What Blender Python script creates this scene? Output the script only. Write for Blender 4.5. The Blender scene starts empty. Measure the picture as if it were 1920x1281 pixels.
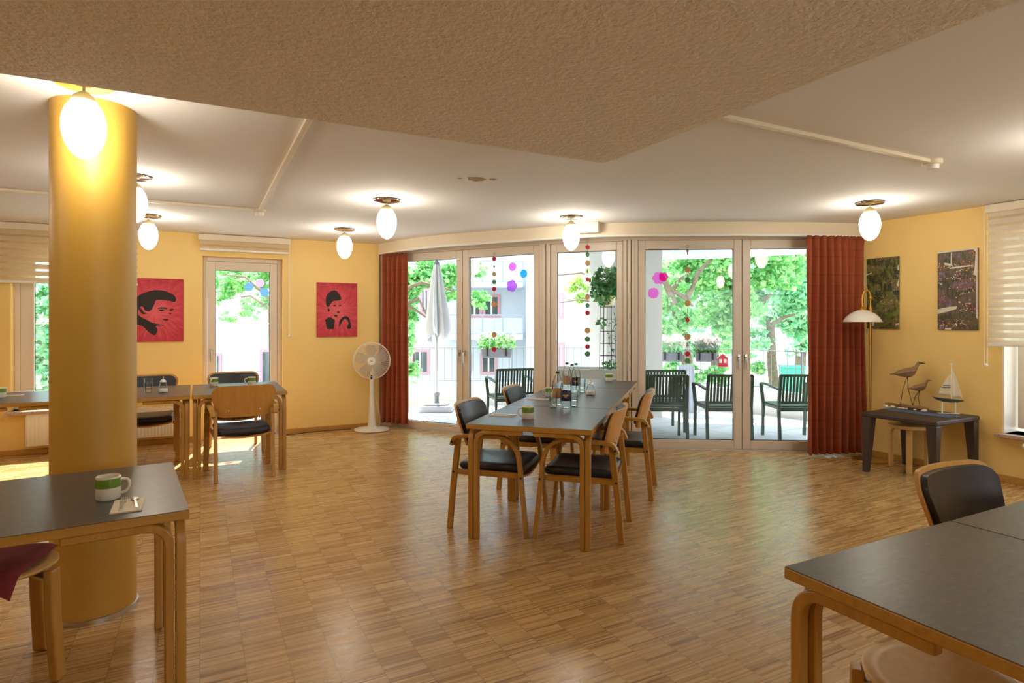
import bpy, math, random
import numpy as np
from mathutils import Vector, Matrix

SC = bpy.context.scene
COL = SC.collection
PI = math.pi
R = math.radians

# ------------------------------------------------------------------ camera, sky, sun, exposure
EYE = 1.41           # eye height
YAW = math.atan2(0.4603, 0.8877)   # the camera looks 27.4 degrees off the room's long axis
CA, SA = 0.8877, 0.4603
FPX, HOR = 1128.0, 604.0

cam_d = bpy.data.cameras.new('camera')
cam_d.sensor_width = 36.0
cam_d.lens = FPX / 1920 * 36
cam_d.shift_y = -(640.5 - HOR) / 1920
cam_d.clip_start = 0.05
cam_d.clip_end = 300
cam = bpy.data.objects.new('camera', cam_d)
COL.objects.link(cam)
cam.location = (0, 0, EYE)
cam.rotation_euler = (PI / 2, 0, -YAW)
SC.camera = cam

vs = SC.view_settings
vs.view_transform = 'Standard'
vs.look = 'None'
vs.gamma = 1
vs.use_curve_mapping = False
vs.exposure = 0.82
cy = SC.cycles
cy.use_denoising = True
cy.max_bounces = 9
cy.diffuse_bounces = 5
cy.glossy_bounces = 5
cy.transmission_bounces = 8
cy.transparent_max_bounces = 24
cy.caustics_reflective = False
cy.caustics_refractive = False
cy.sample_clamp_indirect = 8

SKY = 2.35
SUN = 9.5
LAMP = 17.5

w = bpy.data.worlds.new('sky')
SC.world = w
w.use_nodes = True
nt = w.node_tree
nt.nodes.clear()
_o = nt.nodes.new('ShaderNodeOutputWorld')
_b = nt.nodes.new('ShaderNodeBackground')
_tc = nt.nodes.new('ShaderNodeTexCoord')
_sx = nt.nodes.new('ShaderNodeSeparateXYZ')
_cr = nt.nodes.new('ShaderNodeValToRGB')
nt.links.new(_tc.outputs['Generated'], _sx.inputs[0])
nt.links.new(_sx.outputs['Z'], _cr.inputs[0])
_cr.color_ramp.elements[0].position = 0.0
_cr.color_ramp.elements[0].color = (0.90, 0.955, 1.0, 1)
_cr.color_ramp.elements[1].position = 0.9
_cr.color_ramp.elements[1].color = (0.62, 0.80, 1.0, 1)
nt.links.new(_cr.outputs[0], _b.inputs[0])
_b.inputs[1].default_value = SKY
nt.links.new(_b.outputs[0], _o.inputs[0])


def C(X, Y):
    """camera-aligned ground coordinates (right, ahead) -> room coordinates"""
    return (X * CA + Y * SA, -SA * X + CA * Y)


def CR(deg):
    """heading given in camera-aligned degrees -> room rotation in radians"""
    return R(deg) - YAW


def at(px, py, z=0.0):
    d = FPX * (EYE - z) / (py - HOR)
    return C((px - 960) / FPX * d, d)


def ony(px, py, y):
    t = (px - 960) / FPX
    d = y / (CA - SA * t)
    return d * (CA * t + SA), EYE - (py - HOR) * d / FPX


def onx(px, py, x):
    t = (px - 960) / FPX
    d = x / (CA * t + SA)
    return d * (CA - SA * t), EYE - (py - HOR) * d / FPX


sun_d = bpy.data.lights.new('sun', 'SUN')
sun_d.energy = SUN
sun_d.angle = R(0.6)
sun_d.color = (1.0, 0.95, 0.86)
sun_o = bpy.data.objects.new('sun', sun_d)
COL.objects.link(sun_o)
_az = (0.26, 0.966)           # horizontal heading towards the sun, room coordinates
_el = R(50)
_dir = Vector((_az[0] * math.cos(_el), _az[1] * math.cos(_el), math.sin(_el)))
sun_o.rotation_euler = _dir.to_track_quat('Z', 'Y').to_euler()
sun_o.location = (6, 14, 12)


# ------------------------------------------------------------------ materials
def S(r, g, b):
    f = lambda c: (c / 255 / 12.92) if c / 255 <= 0.04045 else ((c / 255 + 0.055) / 1.055) ** 2.4
    return (f(r), f(g), f(b), 1.0)


class NT:
    def __init__(s, name):
        s.m = bpy.data.materials.new(name)
        s.m.use_nodes = True
        s.t = s.m.node_tree
        s.p = s.t.nodes['Principled BSDF']
        s.out = s.t.nodes['Material Output']

    def n(s, typ, **kw):
        nd = s.t.nodes.new('ShaderNode' + typ)
        for k, v in kw.items():
            setattr(nd, k, v)
        return nd

    def l(s, a, b):
        s.t.links.new(a, b)

    def math(s, op, a, b=None):
        nd = s.n('Math', operation=op)
        for i, v in enumerate((a, b)):
            if v is None:
                continue
            if isinstance(v, (int, float)):
                nd.inputs[i].default_value = v
            else:
                s.l(v, nd.inputs[i])
        return nd.outputs[0]

    def ramp(s, fac, stops, interp='LINEAR'):
        nd = s.n('ValToRGB')
        nd.color_ramp.interpolation = interp
        e = nd.color_ramp.elements
        while len(e) < len(stops):
            e.new(0.5)
        for i, (p, c) in enumerate(stops):
            e[i].position = p
            e[i].color = c
        s.l(fac, nd.inputs[0])
        return nd.outputs[0]

    def coord(s, kind='Object'):
        return s.n('TexCoord').outputs[kind]

    def noise(s, scale, detail=3, vec=None, rough=0.5):
        nd = s.n('TexNoise')
        nd.inputs['Scale'].default_value = scale
        nd.inputs['Detail'].default_value = detail
        nd.inputs['Roughness'].default_value = rough
        if vec is not None:
            s.l(vec, nd.inputs['Vector'])
        return nd.outputs[0]

    def mapping(s, vec, scale=(1, 1, 1), rot=(0, 0, 0)):
        nd = s.n('Mapping')
        nd.inputs['Scale'].default_value = scale
        nd.inputs['Rotation'].default_value = rot
        s.l(vec, nd.inputs['Vector'])
        return nd.outputs[0]

    def bump(s, h, strength=0.2, dist=0.01):
        nd = s.n('Bump')
        nd.inputs['Strength'].default_value = strength
        nd.inputs['Distance'].default_value = dist
        s.l(h, nd.inputs['Height'])
        s.l(nd.outputs[0], s.p.inputs['Normal'])


def pmat(name, col, rough=0.5, metal=0.0, bump=None, var=None, coat=0.0, spec=0.5):
    """plain procedural material; bump = (scale, strength, distance), var = (scale, amount)"""
    a = NT(name)
    a.p.inputs['Base Color'].default_value = col
    a.p.inputs['Roughness'].default_value = rough
    a.p.inputs['Metallic'].default_value = metal
    a.p.inputs['Specular IOR Level'].default_value = spec
    if coat:
        a.p.inputs['Coat Weight'].default_value = coat
        a.p.inputs['Coat Roughness'].default_value = 0.15
    vec = a.coord()
    if var:
        k = var[1]
        lo = tuple(c * (1 - k) for c in col[:3]) + (1,)
        hi = tuple(min(1, c * (1 + k)) for c in col[:3]) + (1,)
        a.l(a.ramp(a.noise(var[0], 4, vec), [(0.3, lo), (0.7, hi)]), a.p.inputs['Base Color'])
    if bump:
        a.bump(a.noise(bump[0], 3, vec), bump[1], bump[2])
    return a.m


def wood(name, c1, c2, scale=(3, 40, 40), rough=0.35):
    a = NT(name)
    vec = a.mapping(a.coord(), scale)
    f = a.noise(1.0, 4, vec, 0.6)
    a.l(a.ramp(f, [(0.3, c1), (0.7, c2)]), a.p.inputs['Base Color'])
    a.p.inputs['Roughness'].default_value = rough
    return a.m


M = {}
M['wall'] = pmat('yellow_wall_paint', S(244, 209, 130), 0.6, bump=(90, 0.12, 0.004), var=(1.2, 0.03))
M['column'] = pmat('ochre_column_paint', S(200, 156, 64), 0.45, bump=(40, 0.06, 0.004), var=(3, 0.04))
M['ceiling'] = pmat('white_ceiling_plaster', S(238, 236, 234), 0.85, bump=(120, 0.15, 0.004))
M['soffit'] = pmat('stippled_soffit_plaster', S(240, 232, 222), 0.85, bump=(48, 0.7, 0.014), var=(60, 0.05))
M['white'] = pmat('white_frame_paint', S(222, 208, 190), 0.35)
M['cream'] = pmat('cream_paint', S(230, 217, 194), 0.5)
M['plastic'] = pmat('white_plastic', S(238, 234, 224), 0.35)
M['radiator'] = pmat('radiator_enamel', S(240, 234, 220), 0.35)
M['beech'] = wood('lacquered_beech', S(180, 132, 56), S(198, 150, 72))
M['beechv'] = wood('lacquered_beech_upright', S(176, 128, 52), S(196, 148, 70), (40, 40, 3))
M['birch'] = wood('pale_birch', S(214, 172, 104), S(226, 186, 120), (30, 30, 3))
M['ply'] = wood('beech_veneer', S(198, 144, 72), S(214, 162, 90), (30, 3, 3))
M['leather'] = pmat('black_leather', S(42, 44, 52), 0.38, bump=(160, 0.15, 0.002))
M['wenge'] = wood('dark_brown_plastic', S(56, 42, 36), S(66, 50, 42), (8, 8, 8), 0.5)
M['chrome'] = pmat('polished_chrome', (0.75, 0.73, 0.7, 1), 0.12, 1.0)
M['steel'] = pmat('brushed_steel', (0.62, 0.6, 0.57, 1), 0.28, 1.0)
M['brass'] = pmat('polished_brass', S(206, 158, 66), 0.28, 0.85)
M['black'] = pmat('black_rubber', S(24, 24, 24), 0.6)
M['cord'] = pmat('brown_cord', S(70, 50, 36), 0.6)
M['china'] = pmat('white_china', S(236, 230, 214), 0.25)
M['green_glaze'] = pmat('green_glaze', S(112, 150, 46), 0.25)
M['napkin'] = pmat('paper_napkin', S(232, 220, 196), 0.8, bump=(80, 0.1, 0.002))
M['granite'] = pmat('speckled_granite', S(190, 160, 140), 0.3, var=(120, 0.35))
M['terracotta'] = pmat('cream_pot', S(238, 224, 180), 0.6)
M['grey_plastic'] = pmat('grey_planter_plastic', S(120, 122, 132), 0.6)
M['base_grey'] = pmat('umbrella_base_grey', S(158, 160, 172), 0.6)
M['canvas_grey'] = pmat('umbrella_canvas', S(214, 216, 222), 0.85, bump=(30, 0.2, 0.01))
M['alu'] = pmat('anodised_aluminium', S(190, 190, 195), 0.4, 0.6)
M['green_metal'] = pmat('dark_green_powder_coat', S(62, 92, 72), 0.38)
M['render'] = pmat('white_house_render', S(206, 212, 219), 0.9, bump=(20, 0.1, 0.01))
M['parapet'] = pmat('white_parapet_render', S(226, 226, 224), 0.9, bump=(20, 0.1, 0.01))
M['underside'] = pmat('pale_grey_balcony_underside', S(196, 202, 212), 0.9)
M['pink_frame'] = pmat('dusty_pink_frame', S(206, 150, 160), 0.6)
M['dark_pane'] = pmat('dark_window_pane', S(70, 84, 86), 0.08)
M['blue_panel'] = pmat('pale_blue_balcony_glass', S(176, 200, 224), 0.2)
M['railing'] = pmat('galvanised_railing', S(150, 154, 160), 0.5, 0.3)
M['bark'] = pmat('tree_bark', S(112, 98, 80), 0.9, bump=(20, 0.6, 0.03), var=(14, 0.3))
M['bird_wood'] = pmat('weathered_bird_wood', S(150, 118, 88), 0.8, bump=(60, 0.4, 0.004), var=(30, 0.2))
M['drift'] = pmat('driftwood', S(140, 104, 70), 0.85, bump=(40, 0.6, 0.006), var=(25, 0.25))
M['iron'] = pmat('dark_iron_wire', S(34, 26, 22), 0.5, 0.5)
M['shell'] = pmat('pale_seashell', S(238, 226, 206), 0.5, var=(60, 0.15))
M['mat_blue'] = pmat('blue_grey_cloth', S(86, 98, 122), 0.9, bump=(200, 0.3, 0.002))
M['hull_grey'] = pmat('grey_hull_paint', S(84, 88, 92), 0.5)
M['sail'] = pmat('sail_cloth', S(226, 214, 188), 0.8, bump=(120, 0.2, 0.002))
M['red_paint'] = pmat('red_paint', S(214, 60, 84), 0.5)
M['red_disc'] = pmat('red_felt', S(196, 32, 44), 0.7)
M['green_disc'] = pmat('green_felt', S(84, 140, 88), 0.7)
M['tan_disc'] = pmat('tan_felt', S(206, 158, 104), 0.7)
M['grey_disc'] = pmat('grey_felt', S(130, 130, 130), 0.7)
M['cap_green'] = pmat('green_bottle_cap', S(36, 104, 40), 0.4)
M['cap_brown'] = pmat('grey_brown_cap', S(120, 108, 104), 0.4)
M['label_purple'] = pmat('dark_purple_label', S(46, 34, 70), 0.5)
M['label_gold'] = pmat('gold_print', S(196, 160, 110), 0.5)
M['sugar'] = pmat('white_sugar', S(244, 240, 232), 0.8)
M['cushion_red'] = pmat('maroon_fabric', S(128, 44, 46), 0.9, bump=(140, 0.4, 0.003), var=(60, 0.12))
M['patch'] = pmat('bare_plaster_patch', S(176, 146, 112), 0.9)
M['soil'] = pmat('garden_ground', S(196, 196, 186), 0.95, var=(0.6, 0.15))
M['lawn'] = pmat('lawn_green', S(120, 160, 80), 0.95, var=(2, 0.3))
M['figure'] = pmat('black_stencil_paint', S(38, 30, 26), 0.7)
M['white_paper'] = pmat('torn_white_paper', S(222, 212, 194), 0.8)
M['sign_grey'] = pmat('pale_blue_grey_boards', S(186, 194, 210), 0.7)
M['teal'] = pmat('teal_plastic', S(80, 190, 160), 0.6)


def floor_mat():
    a = NT('mosaic_parquet')
    sep = a.n('SeparateXYZ')
    a.l(a.coord(), sep.inputs[0])
    x, y = sep.outputs[0], sep.outputs[1]
    W, H = 0.165, 0.0085
    xs = a.math('DIVIDE', x, W)
    col = a.math('FLOOR', xs)
    wn0 = a.n('TexWhiteNoise', noise_dimensions='1D')
    a.l(col, wn0.inputs['W'])
    ys = a.math('ADD', a.math('DIVIDE', y, H), a.math('MULTIPLY', wn0.outputs[0], 7.3))
    row = a.math('FLOOR', ys)
    cv = a.n('CombineXYZ')
    a.l(col, cv.inputs[0])
    a.l(row, cv.inputs[1])
    wn = a.n('TexWhiteNoise', noise_dimensions='2D')
    a.l(cv.outputs[0], wn.inputs['Vector'])
    # every panel of 12 strips gets its own tone
    pan = a.n('CombineXYZ')
    a.l(col, pan.inputs[0])
    a.l(a.math('FLOOR', a.math('DIVIDE', ys, 16.0)), pan.inputs[1])
    wp = a.n('TexWhiteNoise', noise_dimensions='2D')
    a.l(pan.outputs[0], wp.inputs['Vector'])
    # broad worn and fresh areas
    worn = a.ramp(a.noise(1.1, 4, a.coord(), 0.6), [(0.35, (0.90, 0.89, 0.88, 1)), (0.65, (1, 1, 1, 1))])
    base = a.ramp(wn.outputs[0], [(0.0, S(146, 104, 62)), (0.16, S(190, 148, 90)), (0.6, S(208, 170, 110)), (1.0, S(222, 188, 130))])
    mx = a.n('Mix', data_type='RGBA', blend_type='MULTIPLY')
    mx.inputs[0].default_value = 1.0
    a.l(base, mx.inputs[6])
    a.l(a.ramp(wp.outputs[0], [(0, (0.9, 0.89, 0.88, 1)), (1, (1.0, 1.0, 1.0, 1))]), mx.inputs[7])
    # seams between panels
    fx = a.math('FRACT', xs)
    ex = a.math('LESS_THAN', a.math('MINIMUM', fx, a.math('SUBTRACT', 1.0, fx)), 0.010)
    fy = a.math('FRACT', a.math('DIVIDE', ys, 16.0))
    ey = a.math('LESS_THAN', fy, 0.018)
    seam = a.math('MULTIPLY', a.math('MAXIMUM', ex, ey), 0.55)
    mx2 = a.n('Mix', data_type='RGBA')
    a.l(seam, mx2.inputs[0])
    a.l(mx.outputs[2], mx2.inputs[6])
    mx2.inputs[7].default_value = S(84, 52, 28)
    mx3 = a.n('Mix', data_type='RGBA', blend_type='MULTIPLY')
    mx3.inputs[0].default_value = 1.0
    a.l(mx2.outputs[2], mx3.inputs[6])
    a.l(worn, mx3.inputs[7])
    a.l(mx3.outputs[2], a.p.inputs['Base Color'])
    a.p.inputs['Roughness'].default_value = 0.26
    rr = a.math('ADD', a.math('MULTIPLY', wn.outputs[0], 0.10), 0.22)
    a.l(rr, a.p.inputs['Roughness'])
    a.p.inputs['Specular IOR Level'].default_value = 0.6
    a.bump(wn.outputs[0], 0.12, 0.0015)
    return a.m


M['floor'] = floor_mat()


def laminate_mat():
    a = NT('dark_grey_laminate')
    v = a.coord()
    n1 = a.noise(30, 5, a.mapping(v, (1, 3, 1)), 0.7)
    a.l(a.ramp(n1, [(0.3, S(64, 62, 61)), (0.7, S(90, 87, 85))]), a.p.inputs['Base Color'])
    a.p.inputs['Roughness'].default_value = 0.33
    a.p.inputs['Specular IOR Level'].default_value = 0.55
    a.bump(a.noise(220, 2, v), 0.08, 0.001)
    return a.m


M['laminate'] = laminate_mat()


def curtain_mat():
    a = NT('rust_curtain_fabric')
    sep = a.n('SeparateXYZ')
    a.l(a.coord(), sep.inputs[0])
    z = sep.outputs[2]
    f = a.math('FRACT', a.math('DIVIDE', z, 0.19))
    ln = a.math('LESS_THAN', f, 0.05)
    f2 = a.math('FRACT', a.math('ADD', a.math('DIVIDE', z, 0.38), 0.3))
    ln2 = a.math('LESS_THAN', f2, 0.02)
    m = a.n('Mix', data_type='RGBA')
    a.l(a.math('MULTIPLY', a.math('MAXIMUM', ln, ln2), 0.5), m.inputs[0])
    m.inputs[6].default_value = S(178, 92, 58)
    m.inputs[7].default_value = S(140, 60, 42)
    a.l(m.outputs[2], a.p.inputs['Base Color'])
    a.p.inputs['Roughness'].default_value = 0.85
    a.bump(a.noise(300, 2, a.coord()), 0.2, 0.001)
    tr = a.n('BsdfTranslucent')
    tr.inputs[0].default_value = S(196, 84, 44)
    ms = a.n('MixShader')
    ms.inputs[0].default_value = 0.25
    a.l(a.p.outputs[0], ms.inputs[1])
    a.l(tr.outputs[0], ms.inputs[2])
    a.l(ms.outputs[0], a.out.inputs[0])
    return a.m


M['curtain'] = curtain_mat()


def pane_mat(name='window_glass', tint=(0.97, 0.99, 0.985, 1), ior=1.5):
    a = NT(name)
    tr = a.n('BsdfTransparent')
    tr.inputs[0].default_value = tint
    gl = a.n('BsdfGlossy')
    gl.inputs['Roughness'].default_value = 0.0
    fr = a.n('Fresnel')
    fr.inputs[0].default_value = ior
    ms = a.n('MixShader')
    a.l(fr.outputs[0], ms.inputs[0])
    a.l(tr.outputs[0], ms.inputs[1])
    a.l(gl.outputs[0], ms.inputs[2])
    a.l(ms.outputs[0], a.out.inputs[0])
    return a.m


M['pane'] = pane_mat()
M['guard'] = pane_mat('guard_glass', (0.9, 0.96, 0.98, 1))
M['clear'] = pane_mat('clear_drinking_glass', (0.975, 0.99, 0.985, 1), 1.2)
M['pet'] = pane_mat('clear_bottle_plastic', (0.97, 0.985, 0.98, 1), 1.14)


def film_mat(name, col):
    a = NT(name)
    tr = a.n('BsdfTransparent')
    tr.inputs[0].default_value = col
    tl = a.n('BsdfTranslucent')
    tl.inputs[0].default_value = col
    ms = a.n('MixShader')
    ms.inputs[0].default_value = 0.45
    a.l(tr.outputs[0], ms.inputs[1])
    a.l(tl.outputs[0], ms.inputs[2])
    a.l(ms.outputs[0], a.out.inputs[0])
    return a.m


M['film_pink'] = film_mat('pink_window_film', S(255, 176, 240))
M['film_cyan'] = film_mat('cyan_window_film', S(130, 215, 250))
M['film_purple'] = film_mat('purple_window_film', S(226, 166, 250))
M['film_blade'] = film_mat('clear_white_blade', (0.93, 0.93, 0.92, 1))
M['film_blue'] = film_mat('blue_window_film', S(140, 168, 250))
M['film_magenta'] = film_mat('magenta_window_film', S(248, 130, 205))


def blind_mat(name, band, gap, col):
    """alternating opaque and sheer bands along z"""
    a = NT(name)
    sep = a.n('SeparateXYZ')
    a.l(a.coord(), sep.inputs[0])
    f = a.math('FRACT', a.math('DIVIDE', sep.outputs[2], band + gap))
    sheer = a.math('LESS_THAN', f, gap / (band + gap))
    df = a.n('BsdfDiffuse')
    df.inputs[0].default_value = col
    tl = a.n('BsdfTranslucent')
    tl.inputs[0].default_value = col
    m1 = a.n('MixShader')
    m1.inputs[0].default_value = 0.35
    a.l(df.outputs[0], m1.inputs[1])
    a.l(tl.outputs[0], m1.inputs[2])
    tr = a.n('BsdfTransparent')
    m2 = a.n('MixShader')
    a.l(a.math('MULTIPLY', sheer, 0.62), m2.inputs[0])
    a.l(m1.outputs[0], m2.inputs[1])
    a.l(tr.outputs[0], m2.inputs[2])
    a.l(m2.outputs[0], a.out.inputs[0])
    return a.m


M['blind'] = blind_mat('zebra_blind_fabric', 0.05, 0.022, S(236, 218, 184))
M['blind_white'] = blind_mat('white_zebra_blind_fabric', 0.045, 0.022, S(240, 232, 216))


def leaf_mat(name, c1, c2, c3, trans=0.5):
    a = NT(name)
    g = a.n('NewGeometry')
    colr = a.ramp(g.outputs['Random Per Island'], [(0.0, c1), (0.5, c2), (1.0, c3)])
    df = a.n('BsdfDiffuse')
    tl = a.n('BsdfTranslucent')
    a.l(colr, df.inputs[0])
    a.l(colr, tl.inputs[0])
    ms = a.n('MixShader')
    ms.inputs[0].default_value = trans
    a.l(df.outputs[0], ms.inputs[1])
    a.l(tl.outputs[0], ms.inputs[2])
    gl = a.n('BsdfGlossy')
    gl.inputs['Roughness'].default_value = 0.35
    m2 = a.n('MixShader')
    m2.inputs[0].default_value = 0.05
    a.l(ms.outputs[0], m2.inputs[1])
    a.l(gl.outputs[0], m2.inputs[2])
    a.l(m2.outputs[0], a.out.inputs[0])
    return a.m


M['leaf'] = leaf_mat('maple_leaves', S(96, 176, 104), S(146, 212, 134), S(200, 238, 170))
M['leaf_mint'] = leaf_mat('mint_leaves', S(112, 190, 142), S(164, 222, 176), S(214, 242, 206))
M['leaf_light'] = leaf_mat('yellow_green_leaves', S(140, 190, 90), S(190, 220, 120), S(226, 236, 170))
M['leaf_dark'] = leaf_mat('dark_plant_leaves', S(44, 104, 58), S(74, 144, 78), S(130, 188, 112), 0.4)
M['petal'] = leaf_mat('white_blossom', S(240, 226, 226), S(246, 240, 236), S(250, 214, 214), 0.4)


def globe_mat():
    a = NT('lit_opal_glass')
    em = a.n('Emission')
    em.inputs[0].default_value = (1.0, 0.92, 0.77, 1)
    em.inputs[1].default_value = LAMP
    a.l(em.outputs[0], a.out.inputs[0])
    return a.m


M['globe'] = globe_mat()
_a = NT('warm_lamp_holder')
_a.p.inputs['Base Color'].default_value = S(244, 220, 150)
_a.p.inputs['Roughness'].default_value = 0.4
M['holder'] = _a.m
_a = NT('frosted_shade_glass')
_a.p.inputs['Base Color'].default_value = S(236, 232, 222)
_a.p.inputs['Roughness'].default_value = 0.35
M['shade'] = _a.m


def canvas_mat():
    a = NT('painted_red_canvas')
    v = a.coord()
    gr = a.n('Mapping')
    gr.inputs['Location'].default_value = (0.0, 0.0, 0.03)
    a.l(v, gr.inputs[0])
    sep = a.n('SeparateXYZ')
    a.l(gr.outputs[0], sep.inputs[0])
    ang = a.math('ARCTAN2', sep.outputs[2], sep.outputs[0])
    cv = a.n('CombineXYZ')
    a.l(a.math('MULTIPLY', ang, 6.0), cv.inputs[0])
    ln = a.n('VectorMath', operation='LENGTH')
    a.l(gr.outputs[0], ln.inputs[0])
    a.l(a.math('MULTIPLY', ln.outputs['Value'], 5.0), cv.inputs[1])
    n1 = a.noise(1.3, 5, cv.outputs[0], 0.65)
    r = a.math('ADD', a.math('MULTIPLY', ln.outputs['Value'], -0.9), a.math('MULTIPLY', n1, 0.9))
    a.l(a.ramp(r, [(0.0, S(178, 44, 58)), (0.25, S(206, 66, 80)), (0.5, S(228, 108, 112))]), a.p.inputs['Base Color'])
    a.p.inputs['Roughness'].default_value = 0.7
    return a.m


M['canvas'] = canvas_mat()


def collage_mat(name, stops, flecks, seed, scale):
    a = NT(name)
    mp = a.n('Mapping')
    mp.inputs['Location'].default_value = (seed, seed * 2.1, seed * 0.7)
    a.l(a.coord(), mp.inputs[0])
    # cut-out pieces, each with its own tone
    v0 = a.n('TexVoronoi')
    v0.inputs['Scale'].default_value = 7.5
    a.l(a.mapping(mp.outputs[0], (1, 1.0, 1.5)), v0.inputs['Vector'])
    sp = a.n('SeparateColor')
    a.l(v0.outputs['Color'], sp.inputs[0])
    n1 = a.noise(scale, 8, a.mapping(mp.outputs[0], (1, 2.2, 0.8)), 0.75)
    f = a.math('ADD', a.math('MULTIPLY', n1, 0.95), a.math('MULTIPLY', a.math('SUBTRACT', sp.outputs[0], 0.5), 0.22))
    base = a.ramp(f, stops)
    vo = a.n('TexVoronoi')
    vo.inputs['Scale'].default_value = 62
    a.l(mp.outputs[0], vo.inputs['Vector'])
    big = a.noise(8, 2, a.mapping(mp.outputs[0], (1, 0.7, 1.8)))
    fl = a.math('MULTIPLY', a.math('LESS_THAN', vo.outputs['Distance'], 0.34), a.math('GREATER_THAN', big, flecks[0]))
    fc = a.ramp(a.math('ADD', a.math('MULTIPLY', sp.outputs[1], 0.5), a.math('MULTIPLY', a.noise(30, 1, mp.outputs[0]), 0.5)), flecks[1], 'CONSTANT')
    m = a.n('Mix', data_type='RGBA')
    a.l(fl, m.inputs[0])
    a.l(base, m.inputs[6])
    a.l(fc, m.inputs[7])
    a.l(m.outputs[2], a.p.inputs['Base Color'])
    a.p.inputs['Roughness'].default_value = 0.5
    return a.m


M['collage_wood'] = collage_mat('woodland_collage', [(0.28, S(26, 28, 16)), (0.42, S(62, 64, 30)), (0.52, S(120, 122, 50)), (0.58, S(84, 64, 56)), (0.66, S(186, 160, 120)), (0.75, S(214, 196, 176))], (0.60, [(0.0, S(150, 150, 60)), (0.45, S(190, 130, 110)), (0.62, S(90, 110, 40))]), 3.1, 15)
M['collage_pond'] = collage_mat('flower_pond_collage', [(0.28, S(38, 34, 26)), (0.42, S(74, 66, 46)), (0.50, S(96, 92, 52)), (0.56, S(112, 66, 80)), (0.64, S(112, 106, 130)), (0.74, S(206, 196, 190))], (0.50, [(0.0, S(206, 70, 120)), (0.36, S(224, 214, 190)), (0.5, S(222, 160, 50)), (0.62, S(190, 80, 70))]), 7.7, 22)


def terrace_mat():
    a = NT('terrace_slabs')
    sep = a.n('SeparateXYZ')
    a.l(a.coord(), sep.inputs[0])
    e = []
    for o in (0, 1):
        f = a.math('FRACT', a.math('DIVIDE', sep.outputs[o], 0.6))
        e.append(a.math('LESS_THAN', f, 0.012))
    m = a.n('Mix', data_type='RGBA')
    a.l(a.math('MAXIMUM', e[0], e[1]), m.inputs[0])
    a.l(a.ramp(a.noise(3, 5, a.coord()), [(0.3, S(214, 216, 218)), (0.7, S(228, 230, 232))]), m.inputs[6])
    m.inputs[7].default_value = S(120, 122, 124)
    a.l(m.outputs[2], a.p.inputs['Base Color'])
    a.p.inputs['Roughness'].default_value = 0.8
    return a.m


M['terrace'] = terrace_mat()


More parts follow.
